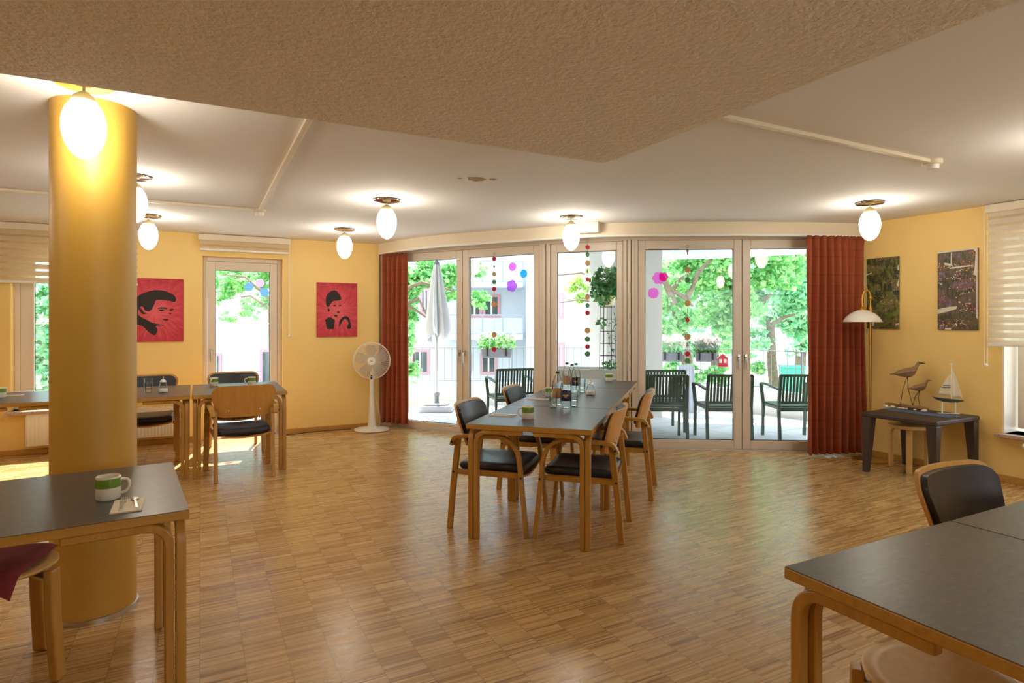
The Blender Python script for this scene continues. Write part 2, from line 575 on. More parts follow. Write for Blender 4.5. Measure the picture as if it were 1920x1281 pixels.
# ------------------------------------------------------------------ mesh building
class MB:
    def __init__(s):
        s.v, s.f = [], []

    def add(s, vs, fs):
        k = len(s.v)
        s.v += [tuple(p) for p in vs]
        s.f += [tuple(i + k for i in f) for f in fs]
        return s

    def box(s, c, d, rz=0.0):
        x, y, z = d[0] / 2, d[1] / 2, d[2] / 2
        cr, sr = math.cos(rz), math.sin(rz)
        vs = [(c[0] + a * x * cr - b * y * sr, c[1] + a * x * sr + b * y * cr, c[2] + e * z) for e in (-1, 1) for a, b in ((-1, -1), (1, -1), (1, 1), (-1, 1))]
        return s.add(vs, [(3, 2, 1, 0), (4, 5, 6, 7), (0, 1, 5, 4), (1, 2, 6, 5), (2, 3, 7, 6), (3, 0, 4, 7)])

    def b2(s, lo, hi):
        return s.box([(a + b) / 2 for a, b in zip(lo, hi)], [b - a for a, b in zip(lo, hi)])

    def prism(s, poly, z0, z1):
        """2-D outline in xy (counter-clockwise), extruded in z"""
        n = len(poly)
        vs = [(x, y, z0) for x, y in poly] + [(x, y, z1) for x, y in poly]
        fs = [tuple(range(n - 1, -1, -1)), tuple(range(n, 2 * n))]
        fs += [(i, (i + 1) % n, n + (i + 1) % n, n + i) for i in range(n)]
        return s.add(vs, fs)

    def xz(s, poly, y0, y1):
        """outline in xz, extruded along y"""
        n = len(poly)
        vs = [(x, y0, z) for x, z in poly] + [(x, y1, z) for x, z in poly]
        fs = [tuple(range(n)), tuple(range(2 * n - 1, n - 1, -1))]
        fs += [((i + 1) % n, i, n + i, n + (i + 1) % n) for i in range(n)]
        return s.add(vs, fs)

    def taper(s, c0, d0, c1, d1):
        vs = []
        for c, d in ((c0, d0), (c1, d1)):
            vs += [(c[0] + a * d[0] / 2, c[1] + b * d[1] / 2, c[2]) for a, b in ((-1, -1), (1, -1), (1, 1), (-1, 1))]
        return s.add(vs, [(3, 2, 1, 0), (4, 5, 6, 7), (0, 1, 5, 4), (1, 2, 6, 5), (2, 3, 7, 6), (3, 0, 4, 7)])

    def sweep(s, path, side, w, t):
        """flat strip section (w along side, t across) along a path"""
        P = [Vector(p) for p in path]
        sd = Vector(side).normalized()
        vs, n = [], len(P)
        for i, p in enumerate(P):
            tg = (P[min(i + 1, n - 1)] - P[max(i - 1, 0)]).normalized()
            nm = sd.cross(tg).normalized()
            for a, b in ((-1, -1), (1, -1), (1, 1), (-1, 1)):
                vs.append(p + sd * (a * w / 2) + nm * (b * t / 2))
        fs = [(0, 1, 2, 3), tuple(4 * (n - 1) + k for k in (3, 2, 1, 0))]
        for i in range(n - 1):
            for k in range(4):
                a, b = 4 * i + k, 4 * i + (k + 1) % 4
                fs.append((b, a, a + 4, b + 4))
        return s.add(vs, fs)

    def tube(s, path, r, n=8, cap=True, closed=False):
        P = [Vector(p) for p in path]
        m = len(P)
        rs = r if isinstance(r, (list, tuple)) else [r] * m
        up = Vector((0, 0, 1))
        t0 = (P[1] - P[0]).normalized()
        if abs(t0.dot(up)) > 0.9:
            up = Vector((1, 0, 0))
        vs = []
        u = up.cross(t0).normalized()
        for i, p in enumerate(P):
            if closed:
                tg = (P[(i + 1) % m] - P[i - 1]).normalized()
            else:
                tg = (P[min(i + 1, m - 1)] - P[max(i - 1, 0)]).normalized()
            u = (u - tg * u.dot(tg)).normalized()
            v = tg.cross(u)
            for k in range(n):
                a = 2 * PI * k / n
                vs.append(p + (u * math.cos(a) + v * math.sin(a)) * rs[i])
        fs = []
        for i in range(m if closed else m - 1):
            j = (i + 1) % m
            for k in range(n):
                fs.append((i * n + k, i * n + (k + 1) % n, j * n + (k + 1) % n, j * n + k))
        if cap and not closed:
            fs.append(tuple(range(n - 1, -1, -1)))
            fs.append(tuple((m - 1) * n + k for k in range(n)))
        return s.add(vs, fs)

    def lathe(s, prof, n=24, c=(0, 0, 0), cap=True):
        m = len(prof)
        vs = [(c[0] + r * math.cos(2 * PI * k / n), c[1] + r * math.sin(2 * PI * k / n), c[2] + z) for r, z in prof for k in range(n)]
        fs = [(i * n + k, i * n + (k + 1) % n, (i + 1) * n + (k + 1) % n, (i + 1) * n + k) for i in range(m - 1) for k in range(n)]
        if cap:
            fs.append(tuple(range(n - 1, -1, -1)))
            fs.append(tuple((m - 1) * n + k for k in range(n)))
        return s.add(vs, fs)

    def grid(s, fn, nu, nv, closed_u=False):
        vs = [fn(i / (nu if closed_u else nu - 1), j / (nv - 1)) for j in range(nv) for i in range(nu)]
        fs = []
        for j in range(nv - 1):
            for i in range(nu if closed_u else nu - 1):
                i2 = (i + 1) % nu
                fs.append((j * nu + i, j * nu + i2, (j + 1) * nu + i2, (j + 1) * nu + i))
        return s.add(vs, fs)

    def ball(s, c, r, n=12, m=8):
        r = r if isinstance(r, (list, tuple)) else (r, r, r)
        vs = [(c[0], c[1], c[2] - r[2])]
        for j in range(1, m):
            b = -PI / 2 + PI * j / m
            for k in range(n):
                a = 2 * PI * k / n
                vs.append((c[0] + r[0] * math.cos(b) * math.cos(a), c[1] + r[1] * math.cos(b) * math.sin(a), c[2] + r[2] * math.sin(b)))
        vs.append((c[0], c[1], c[2] + r[2]))
        fs = [(0, 1 + (k + 1) % n, 1 + k) for k in range(n)]
        for j in range(m - 2):
            for k in range(n):
                fs.append((1 + j * n + k, 1 + j * n + (k + 1) % n, 1 + (j + 1) * n + (k + 1) % n, 1 + (j + 1) * n + k))
        e = len(vs) - 1
        b = 1 + (m - 2) * n
        fs += [(b + k, b + (k + 1) % n, e) for k in range(n)]
        return s.add(vs, fs)

    def build(s, name, m, parent=None, smooth=None, bevel=0.0, loc=None, solid=0.0):
        me = bpy.data.meshes.new(name)
        me.from_pydata(s.v, [], s.f)
        me.validate()
        mats = m if isinstance(m, (list, tuple)) else [m]
        for k in mats:
            me.materials.append(M[k])
        if smooth:
            for p in me.polygons:
                p.use_smooth = True
            me.set_sharp_from_angle(angle=R(smooth))
        me.update()
        o = bpy.data.objects.new(name, me)
        COL.objects.link(o)
        if parent:
            o.parent = parent
        if loc:
            o.location = loc
        if solid:
            md = o.modifiers.new('thickness', 'SOLIDIFY')
            md.thickness = solid
            md.offset = 0
        if bevel:
            md = o.modifiers.new('edges', 'BEVEL')
            md.width = bevel
            md.segments = 2
            md.limit_method = 'ANGLE'
            md.angle_limit = R(40)
        return o


def tag(o, label=None, cat=None, group=None, kind=None):
    if label:
        o['label'] = label
    if cat:
        o['category'] = cat
    if group:
        o['group'] = group
    if kind:
        o['kind'] = kind
    return o


def thing(name, label, cat, loc=(0, 0, 0), rz=0.0, group=None, kind=None):
    o = bpy.data.objects.new(name, None)
    COL.objects.link(o)
    o.empty_display_size = 0.1
    o.location = loc if len(loc) == 3 else (loc[0], loc[1], 0)
    o.rotation_euler = (0, 0, rz)
    return tag(o, label, cat, group, kind)


def copy_tree(o, parent=None):
    kids = [c for c in bpy.data.objects if c.parent == o]
    c = o.copy()
    COL.objects.link(c)
    if parent:
        c.parent = parent
    for k in kids:
        copy_tree(k, c)
    return c


def dup(o, loc, rz, label, group=None):
    c = copy_tree(o)
    c.location = loc if len(loc) == 3 else (loc[0], loc[1], 0)
    c.rotation_euler = (0, 0, rz)
    c['label'] = label
    if group:
        c['group'] = group
    return c


def struct(name, mb, m, label=None, cat=None, **kw):
    return tag(mb.build(name, m, **kw), label, cat or name.split('_')[0], kind='structure')


def arc(c, r, a0, a1, n):
    return [(c[0] + r * math.cos(a0 + (a1 - a0) * i / n), c[1] + r * math.sin(a0 + (a1 - a0) * i / n)) for i in range(n + 1)]


def pathround(pts, r, n=6):
    """round the inner corners of a 3-D polyline"""
    P = [Vector(p) for p in pts]
    out = [P[0]]
    for i in range(1, len(P) - 1):
        a = (P[i - 1] - P[i]).normalized()
        b = (P[i + 1] - P[i]).normalized()
        ri = min(r, (P[i - 1] - P[i]).length * 0.49, (P[i + 1] - P[i]).length * 0.49)
        p0, p1 = P[i] + a * ri, P[i] + b * ri
        for k in range(n + 1):
            t = k / n
            out.append(p0 * (1 - t) ** 2 + P[i] * 2 * t * (1 - t) + p1 * t * t)
    out.append(P[-1])
    return out


# ------------------------------------------------------------------ room shell
H = 2.46
YL, XR = 8.05, 6.30          # inner faces of the long wall and the side wall
XW, YB = -4.6, -3.4          # ends of the room behind the camera
# line of the terrace front, camera-aligned points
P0, P1, P2, P3 = (-1.83, 8.26), (0.36, 7.07), (1.33, 6.72), (3.72, 6.56)


def room_poly(off):
    f = [C(P3[0] + 0.05, P3[1] + off), C(P2[0] + off * 0.15, P2[1] + off), C(P1[0] + off * 0.35, P1[1] + off), C(P0[0] + off * 0.5, P0[1] + off)]
    return [(XW, YB), (XR + 0.02, YB), (XR + 0.02, f[0][1])] + f + [(2.1, YL + 0.05), (XW, YL + 0.02)]


struct('floor', MB().prism(room_poly(0.02), -0.1, 0.0), 'floor', 'honey coloured mosaic parquet floor with a soft gloss', 'floor')
SX, SY, SZ = 1.88, 2.57, 2.24    # dropped part of the ceiling
struct('ceiling', MB().prism(room_poly(0.10), H, H + 0.2), 'ceiling', 'smooth white plaster ceiling', 'ceiling')
struct('soffit', MB().b2((XW, YB, SZ), (SX, SY, H)), 'soffit', 'lowered ceiling part with rough stippled plaster', 'ceiling')


def wall_boxes(mb, a0, a1, z1, openings, fn):
    """rectangles of a wall around openings (u0, u1, z0, z1); fn adds one rectangle"""
    cur = a0
    for u0, u1, zz0, zz1 in sorted(openings):
        fn(cur, u0, 0, z1)
        if zz0 > 0.001:
            fn(u0, u1, 0, zz0)
        fn(u0, u1, zz1, z1)
        cur = u1
    fn(cur, a1, 0, z1)


# openings of the long wall
D1a, D1top = ony(380, 484, YL)
D1b, _ = ony(530, 490, YL)
W1a = -1.77
W1b = -0.72
W1z = 0.47
mb = MB()
wall_boxes(mb, XW, 2.15, H, [(W1a, W1b, W1z, 2.2), (D1a, D1b, 0.0, 2.2)], lambda a, b, c, d: mb.b2((a, YL, c), (b, YL + 0.3, d)))
struct('wall_left', mb, 'wall', 'yellow painted wall with two red canvases, a window and a narrow glazed door', 'wall')
# side wall with its window
W3a, _ = onx(1880, 700, XR)
_, W3z = onx(1880, 812, XR)
mb = MB()
wall_boxes(mb, YB, 4.2, H, [(W3a - 1.35, W3a, W3z, 2.2)], lambda a, b, c, d: mb.b2((XR, a, c), (XR + 0.3, b, d)))
struct('wall_right', mb, 'wall', 'yellow painted wall with two collage pictures and a blind', 'wall')
# walls behind the camera; the back one has a gap added to let light in
mb = MB()
wall_boxes(mb, XW - 0.3, XR + 0.3, H, [(1.2, 4.8, 0.7, 2.2)], lambda a, b, c, d: mb.b2((a, YB - 0.3, c), (b, YB, d)))
struct('wall_back', mb, 'wall', 'yellow painted wall behind the viewpoint, with a wide gap added to let light in', 'wall')
mb = MB()
wall_boxes(mb, YB, YL + 0.3, H, [], lambda a, b, c, d: mb.b2((XW - 0.3, a, c), (XW, b, d)))
struct('wall_west', mb, 'wall', 'yellow painted end wall beyond the column', 'wall')
# baseboards
mb = MB()
for a, b in ((XW, D1a - 0.02), (D1b + 0.02, 2.0)):
    mb.b2((a, YL - 0.014, 0), (b, YL, 0.06))
struct('baseboard_left', mb, 'beech', 'low wooden baseboard under the red canvases', 'baseboard', bevel=0.003)
struct('baseboard_right', MB().b2((XR - 0.014, YB, 0), (XR, 3.92, 0.06)), 'beech', 'low wooden baseboard along the wall with the collages', 'baseboard', bevel=0.003)

# the round column
colm = MB().lathe([(0.178, 0.0), (0.178, H)], 64)
struct('column', colm, 'column', 'thick round ochre column beside the front left table', 'column', smooth=40, loc=(-0.461, 3.57, 0))
struct('trim_1', MB().lathe([(0.178, 0), (0.186, 0), (0.186, 0.02), (0.178, 0.022)], 48, cap=False), 'steel', 'thin metal ring around the foot of the column', 'trim', smooth=40, loc=(-0.461, 3.57, 0))

# cable trunking on the ceiling
for i, (lo, hi, lb) in enumerate([
    ((0.494 - 0.016, 2.5, H - 0.022), (0.494 + 0.016, 6.04, H), 'white cable trunking running away from the lowered ceiling towards the red canvases'),
    ((-4.5, 6.04 - 0.016, H - 0.022), (0.478, 6.04 + 0.016, H), 'white cable trunking passing behind the column'),
    ((1.8, 2.21 - 0.016, H - 0.022), (4.2, 2.21 + 0.016, H), 'white cable trunking between the lowered ceiling and the side wall'),
    ((4.20, 2.21 - 0.012, H - 0.015), (4.6, 2.21 + 0.012, H), 'short end of trunking past the right smoke detector')][:3]):
    struct('trim_%d' % (i + 2), MB().b2(lo, hi), 'cream', lb, 'trim', bevel=0.003)

# bare spot in the ceiling paint
px_, py_ = at(893, 336, H)
rnd = random.Random(4)
mb = MB()
for ox, oy, rr in ((0, 0, 0.06), (0.11, -0.05, 0.022), (-0.12, 0.03, 0.014)):
    poly = [(px_ + ox + rr * (0.7 + 0.5 * rnd.random()) * math.cos(2 * PI * k / 14) * 1.3, py_ + oy + rr * (0.7 + 0.5 * rnd.random()) * math.sin(2 * PI * k / 14)) for k in range(14)]
    mb.prism(poly, H - 0.002, H + 0.001)
struct('trim_5', mb, 'patch', 'bare patches where paint is missing on the white ceiling', 'trim')


# ------------------------------------------------------------------ windows and doors
def sash(name, label, cat, p0, ang, w, z0, z1, stile=0.085, rail=0.10, top=0.10, deep=0.07, handle=None, frame_mat='white', mitre=True):
    """glazed leaf: empty at its lower left corner, x to the right seen from the room, y to the outside"""
    t = thing(name, label, cat, (p0[0], p0[1], 0), ang, kind='structure')
    f = MB()
    h = z1 - z0
    f.b2((0, 0, z0), (stile, deep, z1)).b2((w - stile, 0, z0), (w, deep, z1))
    f.b2((stile, 0, z0), (w - stile, deep, z0 + rail)).b2((stile, 0, z1 - top), (w - stile, deep, z1))
    fo = f.build(name.split('_')[0] + '_frame', frame_mat, t, bevel=0.006)
    g = MB().b2((stile - 0.006, deep * 0.5, z0 + rail - 0.006), (w - stile + 0.006, deep * 0.5 + 0.003, z1 - top + 0.006))
    # one sheet only: keep the front face so the reflection is single
    g = MB().add([(stile, deep * 0.5, z0 + rail), (w - stile, deep * 0.5, z0 + rail), (w - stile, deep * 0.5, z1 - top), (stile, deep * 0.5, z1 - top)], [(0, 1, 2, 3)])
    g.build('pane', 'pane', t)
    ga = MB()
    for a, b, c, d in ((stile, z0 + rail, w - stile, z0 + rail + 0.008), (stile, z1 - top - 0.006, w - stile, z1 - top), (stile, z0 + rail, stile + 0.006, z1 - top), (w - stile - 0.006, z0 + rail, w - stile, z1 - top)):
        ga.b2((a, deep * 0.5 - 0.004, b), (c, deep * 0.5 - 0.001, d))
    ga.build('gasket', 'black', t)
    if handle is not None:
        hx, hz = handle
        hb = MB().b2((hx - 0.014, -0.012, hz - 0.035), (hx + 0.014, 0, hz + 0.035)).tube([(hx, 0, hz), (hx, -0.05, hz)], 0.009)
        ho = hb.build('handle_plate', 'steel', t, bevel=0.003)
        MB().tube(pathround([(hx, -0.045, hz), (hx, -0.05, hz - 0.01), (hx, -0.05, hz - 0.125)], 0.006, 3), 0.009, 10).build('handle', 'steel', t, smooth=50)
    return t


def seg(a, b):
    L = math.dist(a, b)
    return L, math.degrees(math.atan2(b[1] - a[1], b[0] - a[0]))


def along(a, b, s, off=0.0):
    L = math.dist(a, b)
    ux, uy = (b[0] - a[0]) / L, (b[1] - a[1]) / L
    return (a[0] + ux * s - uy * off, a[1] + uy * s + ux * off)


LL, LA = seg(P0, P1)
ML, MA = seg(P1, P2)
RL, RA = seg(P2, P3)
ZT = 2.32
lw = 1.085
s1 = LL - 0.035 - lw      # left edge of the inner leaf
sash('door_2', 'left leaf of the left terrace doors beside the orange curtain', 'door', C(*along(P0, P1, s1 - 0.008 - lw)), CR(LA), lw, 0.0, ZT, handle=(lw - 0.035, 1.02))
sash('door_3', 'right leaf of the left terrace doors, hung with a disc garland and flower stickers', 'door', C(*along(P0, P1, s1)), CR(LA), lw, 0.0, ZT, handle=(0.035, 1.02))
sash('window_2', 'fixed glazed panel between the two pairs of terrace doors', 'window', C(*along(P1, P2, 0.10)), CR(MA), ML - 0.19, 0.0, ZT, stile=0.07, rail=0.10, handle=None)
rw = 1.135
sash('door_4', 'left leaf of the right terrace doors with pink stickers', 'door', C(*along(P2, P3, 0.075)), CR(RA), rw, 0.0, ZT, handle=(rw - 0.035, 1.02))
sash('door_5', 'right leaf of the right terrace doors beside the rust curtain', 'door', C(*along(P2, P3, 0.075 + rw + 0.008)), CR(RA), RL - 0.075 - rw - 0.012, 0.0, ZT, handle=(0.035, 1.02))
# head frame, posts and sill of the terrace front
mb = MB()
for a, b, L, A in ((P0, P1, LL, LA), (P1, P2, ML, MA), (P2, P3, RL, RA)):
    m0 = along(a, b, L / 2, 0.035)
    c0 = C(*m0)
    mb.box((c0[0], c0[1], (ZT + 2.44) / 2 + 0.005), (L + 0.04, 0.11, 2.46 - ZT - 0.01), CR(A))
struct('trim_6', mb, 'white', 'white head frame above the terrace doors', 'trim', bevel=0.006)
mb = MB()
for pt, A, wd in ((along(P0, P1, LL - 0.012, 0.03), LA, 0.045), (along(P1, P2, 0.018, 0.02), MA, 0.04), (along(P1, P2, 0.07, 0.03), MA, 0.045),
                  (along(P1, P2, ML - 0.065, 0.03), MA, 0.04), (along(P1, P2, ML - 0.018, 0.02), MA, 0.035), (along(P2, P3, 0.02, 0.02), RA, 0.035), (along(P2, P3, 0.052, 0.03), RA, 0.04)):
    c0 = C(*pt)
    mb.box((c0[0], c0[1], ZT / 2 + 0.003), (wd, 0.10, ZT), CR(A))
c0 = C(*along(P0, P1, 0.125, 0.03))
mb.box((c0[0], c0[1], ZT / 2 + 0.003), (0.29, 0.10, ZT), CR(LA))
struct('trim_7', mb, 'white', 'stepped white posts between the terrace doors and the fixed panel', 'trim', bevel=0.006)
mb = MB()
for a, b, L, A in ((P0, P1, LL, LA), (P1, P2, ML, MA), (P2, P3, RL, RA)):
    c0 = C(*along(a, b, L / 2, 0.07))
    mb.box((c0[0], c0[1], -0.02), (L + 0.06, 0.2, 0.05), CR(A))
struct('trim_8', mb, 'alu', 'low metal threshold under the terrace doors', 'trim', bevel=0.004)

# curved fascia board with the curtain rail
fas = [(-1.80, 8.10), (-1.45, 7.72), (-1.15, 7.44), (-0.86, 7.24), (-0.57, 7.08), (-0.22, 6.90), (0.125, 6.74), (0.577, 6.53), (0.906, 6.41), (1.38, 6.34), (1.8, 6.31), (2.23, 6.30), (3.05, 6.32), (3.86, 6.42)]


def strip(pts, z0, z1, th):
    P = [Vector(C(*p)).to_3d() for p in pts]
    n = len(P)
    vs = []
    for i, p in enumerate(P):
        tg = (P[min(i + 1, n - 1)] - P[max(i - 1, 0)]).normalized()
        nm = Vector((-tg.y, tg.x, 0))
        for q, z in ((p, z0), (p, z1), (p + nm * th, z1), (p + nm * th, z0)):
            vs.append((q.x, q.y, z))
    fs = [(0, 1, 2, 3), tuple(4 * (n - 1) + k for k in (3, 2, 1, 0))]
    for i in range(n - 1):
        for k in range(4):
            a, b = 4 * i + k, 4 * i + (k + 1) % 4
            fs.append((a, a + 4, b + 4, b)[::-1])
    m_ = MB()
    return m_.add(vs, fs)


struct('trim_9', strip(fas, 2.335, H, 0.04), 'cream', 'curved cream fascia board above the terrace doors', 'trim', smooth=30)
struct('trim_10', strip([(x, y + 0.0) for x, y in fas], 2.318, 2.335, 0.06), 'plastic', 'white curtain rail under the curved fascia', 'trim', smooth=30)
bx = C(0.76, 6.40)
struct('trim_11', MB().box((bx[0], bx[1], H - 0.055), (0.34, 0.12, 0.11), CR(-20)), 'cream', 'short cream box against the fascia beside the hanging lamp', 'trim', bevel=0.004)

# narrow glazed door in the long wall
dw = D1b - D1a
mb = MB()
mb.b2((D1a, YL + 0.10, 0), (D1a + 0.05, YL + 0.19, 2.2)).b2((D1b - 0.05, YL + 0.10, 0), (D1b, YL + 0.19, 2.2)).b2((D1a + 0.05, YL + 0.10, 2.15), (D1b - 0.05, YL + 0.19, 2.2))
struct('trim_12', mb, 'white', 'white outer frame of the narrow door between the red canvases', 'trim', bevel=0.005)
sash('door_1', 'narrow white glazed door between the two red canvases', 'door', (D1a + 0.052, YL + 0.11), 0, dw - 0.104, 0.0, 2.145, stile=0.085, rail=0.12, top=0.10, handle=(0.04, 1.05))
struct('trim_13', MB().b2((D1a, YL, -0.02), (D1b, YL + 0.3, 0.012)), 'alu', 'threshold of the narrow glazed door', 'trim')
# window beyond the column
mb = MB()
mb.b2((W1a, YL + 0.13, W1z), (W1a + 0.05, YL + 0.2, 2.2)).b2((W1b - 0.05, YL + 0.13, W1z), (W1b, YL + 0.2, 2.2)).b2((W1a + 0.05, YL + 0.13, 2.15), (W1b - 0.05, YL + 0.2, 2.2)).b2((W1a + 0.05, YL + 0.13, W1z), (W1b - 0.05, YL + 0.2, W1z + 0.04))
struct('trim_14', mb, 'white', 'white outer frame of the window beyond the column', 'trim', bevel=0.005)
sash('window_1', 'window beyond the column under the striped blind', 'window', (W1a + 0.05, YL + 0.14), 0, W1b - W1a - 0.10, W1z + 0.04, 2.15, stile=0.12, rail=0.12, top=0.08, handle=None)
struct('trim_15', MB().b2((W1a - 0.03, YL - 0.12, W1z - 0.035), (W1b + 0.03, YL + 0.2, W1z)), 'granite', 'speckled stone sill of the window beyond the column', 'trim', bevel=0.004)
# window in the side wall (x axis of the leaf runs towards the camera)
sash('window_3', 'window in the side wall under the white striped blind', 'window', (XR + 0.19, W3a - 0.03), -PI / 2, 1.29, W3z + 0.03, 2.18, stile=0.10, rail=0.10, top=0.08, handle=None)
struct('trim_16', MB().b2((XR - 0.08, W3a - 1.35, W3z - 0.03), (XR + 0.24, W3a + 0.03, W3z)), 'granite', 'stone sill of the side wall window', 'trim', bevel=0.004)
mb = MB().b2((XR - 0.0, W3a - 0.012, W3z), (XR + 0.26, W3a, 2.2))
struct('trim_17', mb, 'plastic', 'white reveal of the side wall window', 'trim')


# ------------------------------------------------------------------ ceiling lamps
def make_lamp():
    t = thing('ceiling_lamp', '', 'lamp', (0, 0, H))
    MB().lathe([(0.03, -0.012), (0.098, -0.010), (0.112, -0.016), (0.114, -0.008), (0.110, -0.001), (0.03, 0.0)], 40).build('canopy', 'chrome', t, smooth=40)
    MB().lathe([(0.035, -0.016), (0.035, -0.009)], 20).build('canopy_cap', 'holder', t, smooth=40)
    MB().tube([(0, 0, -0.014), (0, 0, -0.062)], 0.006, 8).build('stem', 'steel', t, smooth=40)
    MB().lathe([(0.018, -0.048), (0.028, -0.056), (0.04, -0.066), (0.05, -0.082), (0.05, -0.088)], 24).build('lamp_holder', 'holder', t, smooth=50)
    prof = []
    for i in range(19):
        a = PI * i / 18
        z = math.cos(a)
        r = math.sin(a) * (0.083 + 0.006 * z)
        prof.append((max(r, 0.001), -0.204 + 0.134 * z))
    prof = [p for p in prof if p[1] < -0.084]
    MB().lathe([(0.045, -0.083)] + prof, 32).build('glass_globe', 'globe', t, smooth=60)
    return t


lamp_spots = [(-0.45, 3.19, 'lit egg-shaped ceiling lamp in front of the column'),
              (-0.42, 5.09, 'lit egg-shaped ceiling lamp half hidden behind the column, the nearer one'),
              (-0.45, 6.89, 'lit egg-shaped ceiling lamp just right of the column near the far wall'),
              (1.443, 6.875, 'lit egg-shaped ceiling lamp above the canvas of the woman'),
              (1.418, 5.065, 'lit egg-shaped ceiling lamp in front of the orange curtain corner'),
              (3.276, 5.039, 'lit egg-shaped ceiling lamp above the long table and bottles'),
              (5.203, 3.232, 'lit egg-shaped ceiling lamp above the rust curtain and brass floor lamp')]
lamp0 = make_lamp()
for i, (x, y, lb) in enumerate(lamp_spots):
    if i == 0:
        lamp0.location = (x, y, H)
        lamp0['label'] = lb
        lamp0['group'] = 'egg-shaped ceiling lamps'
    else:
        dup(lamp0, (x, y, H), 0, lb, 'egg-shaped ceiling lamps')
# unseen lamps added for even fill light; the first one from a ceiling glow
for x, y in ((4.35, 1.40), (-0.45 - 1.87, 3.19), (-0.45 - 1.87, 5.09), (3.4, -1.2)):
    dup(lamp0, (x, y, H), 0, 'unseen egg-shaped ceiling lamp adding fill light from outside the frame', 'egg-shaped ceiling lamps')
for x, y in ((0.9, -1.4),):  # one more unseen lamp, added to brighten the room from behind
    dup(lamp0, (x, y, SZ), 0, 'unseen egg-shaped lamp added under the lowered ceiling behind the viewpoint for fill light', 'egg-shaped ceiling lamps')


# smoke detectors at the ends of the trunking
def make_detector(loc, label):
    t = thing('smoke_detector', label, 'smoke detector', loc, group='smoke detectors')
    MB().lathe([(0.05, -0.03), (0.056, -0.026), (0.056, 0.0)], 28).build('base', 'cream', t, smooth=40)
    MB().lathe([(0.02, -0.062), (0.034, -0.058), (0.040, -0.032), (0.046, -0.028)], 24).build('sensor_head', 'plastic', t, smooth=40)
    return t


make_detector((0.494, 6.06, H), 'white smoke detector at the meeting of the trunking near the far wall')
make_detector((4.22, 2.21, H), 'white smoke detector at the end of the right-hand trunking')


# ------------------------------------------------------------------ dining chair
def backrest_grid(y_off, hw_top, hw_bot, z0, z1, lean0, lean1, bow, r, th, nu=25, nv=13):
    """bent shell: returns front and back surfaces joined"""
    def pt(u, v, off):
        s = math.sin(PI / 2 * (2 * u - 1))
        hw = hw_bot + (hw_top - hw_bot) * v
        x = hw * s
        dx = max(0.0, abs(x) - (hw - r))
        cut = r * (1 - math.sqrt(max(0.0, 1 - (dx / r) ** 2)))
        za = z0 + cut * 0.6
        zb = z1 - cut
        z = za + (zb - za) * v
        k = (z - z0) / (z1 - z0)
        y = lean0 + (lean1 - lean0) * k + bow * (s * s) + y_off + off
        return (x, y, z)
    m_ = MB()
    a = MB().grid(lambda u, v: pt(u, v, 0.0), nu, nv)
    b = MB().grid(lambda u, v: pt(u, v, -th), nu, nv)
    m_.add(a.v, [f[::-1] for f in a.f])
    m_.add(b.v, b.f)
    n = nu * nv
    rim = [i for i in range(nu)] + [j * nu + nu - 1 for j in range(1, nv)] + [(nv - 1) * nu + i for i in range(nu - 2, -1, -1)] + [j * nu for j in range(nv - 2, 0, -1)]
    for i in range(len(rim)):
        p, q = rim[i], rim[(i + 1) % len(rim)]
        m_.f.append((p, q, q + n, p + n)[::-1])
    return m_


def rrect(hx, hy, r, n=6):
    out = []
    for cx_, cy_, a0 in ((hx - r, hy - r, 0), (-hx + r, hy - r, PI / 2), (-hx + r, -hy + r, PI), (hx - r, -hy + r, 1.5 * PI)):
        out += arc((cx_, cy_), r, a0, a0 + PI / 2, n)
    return out


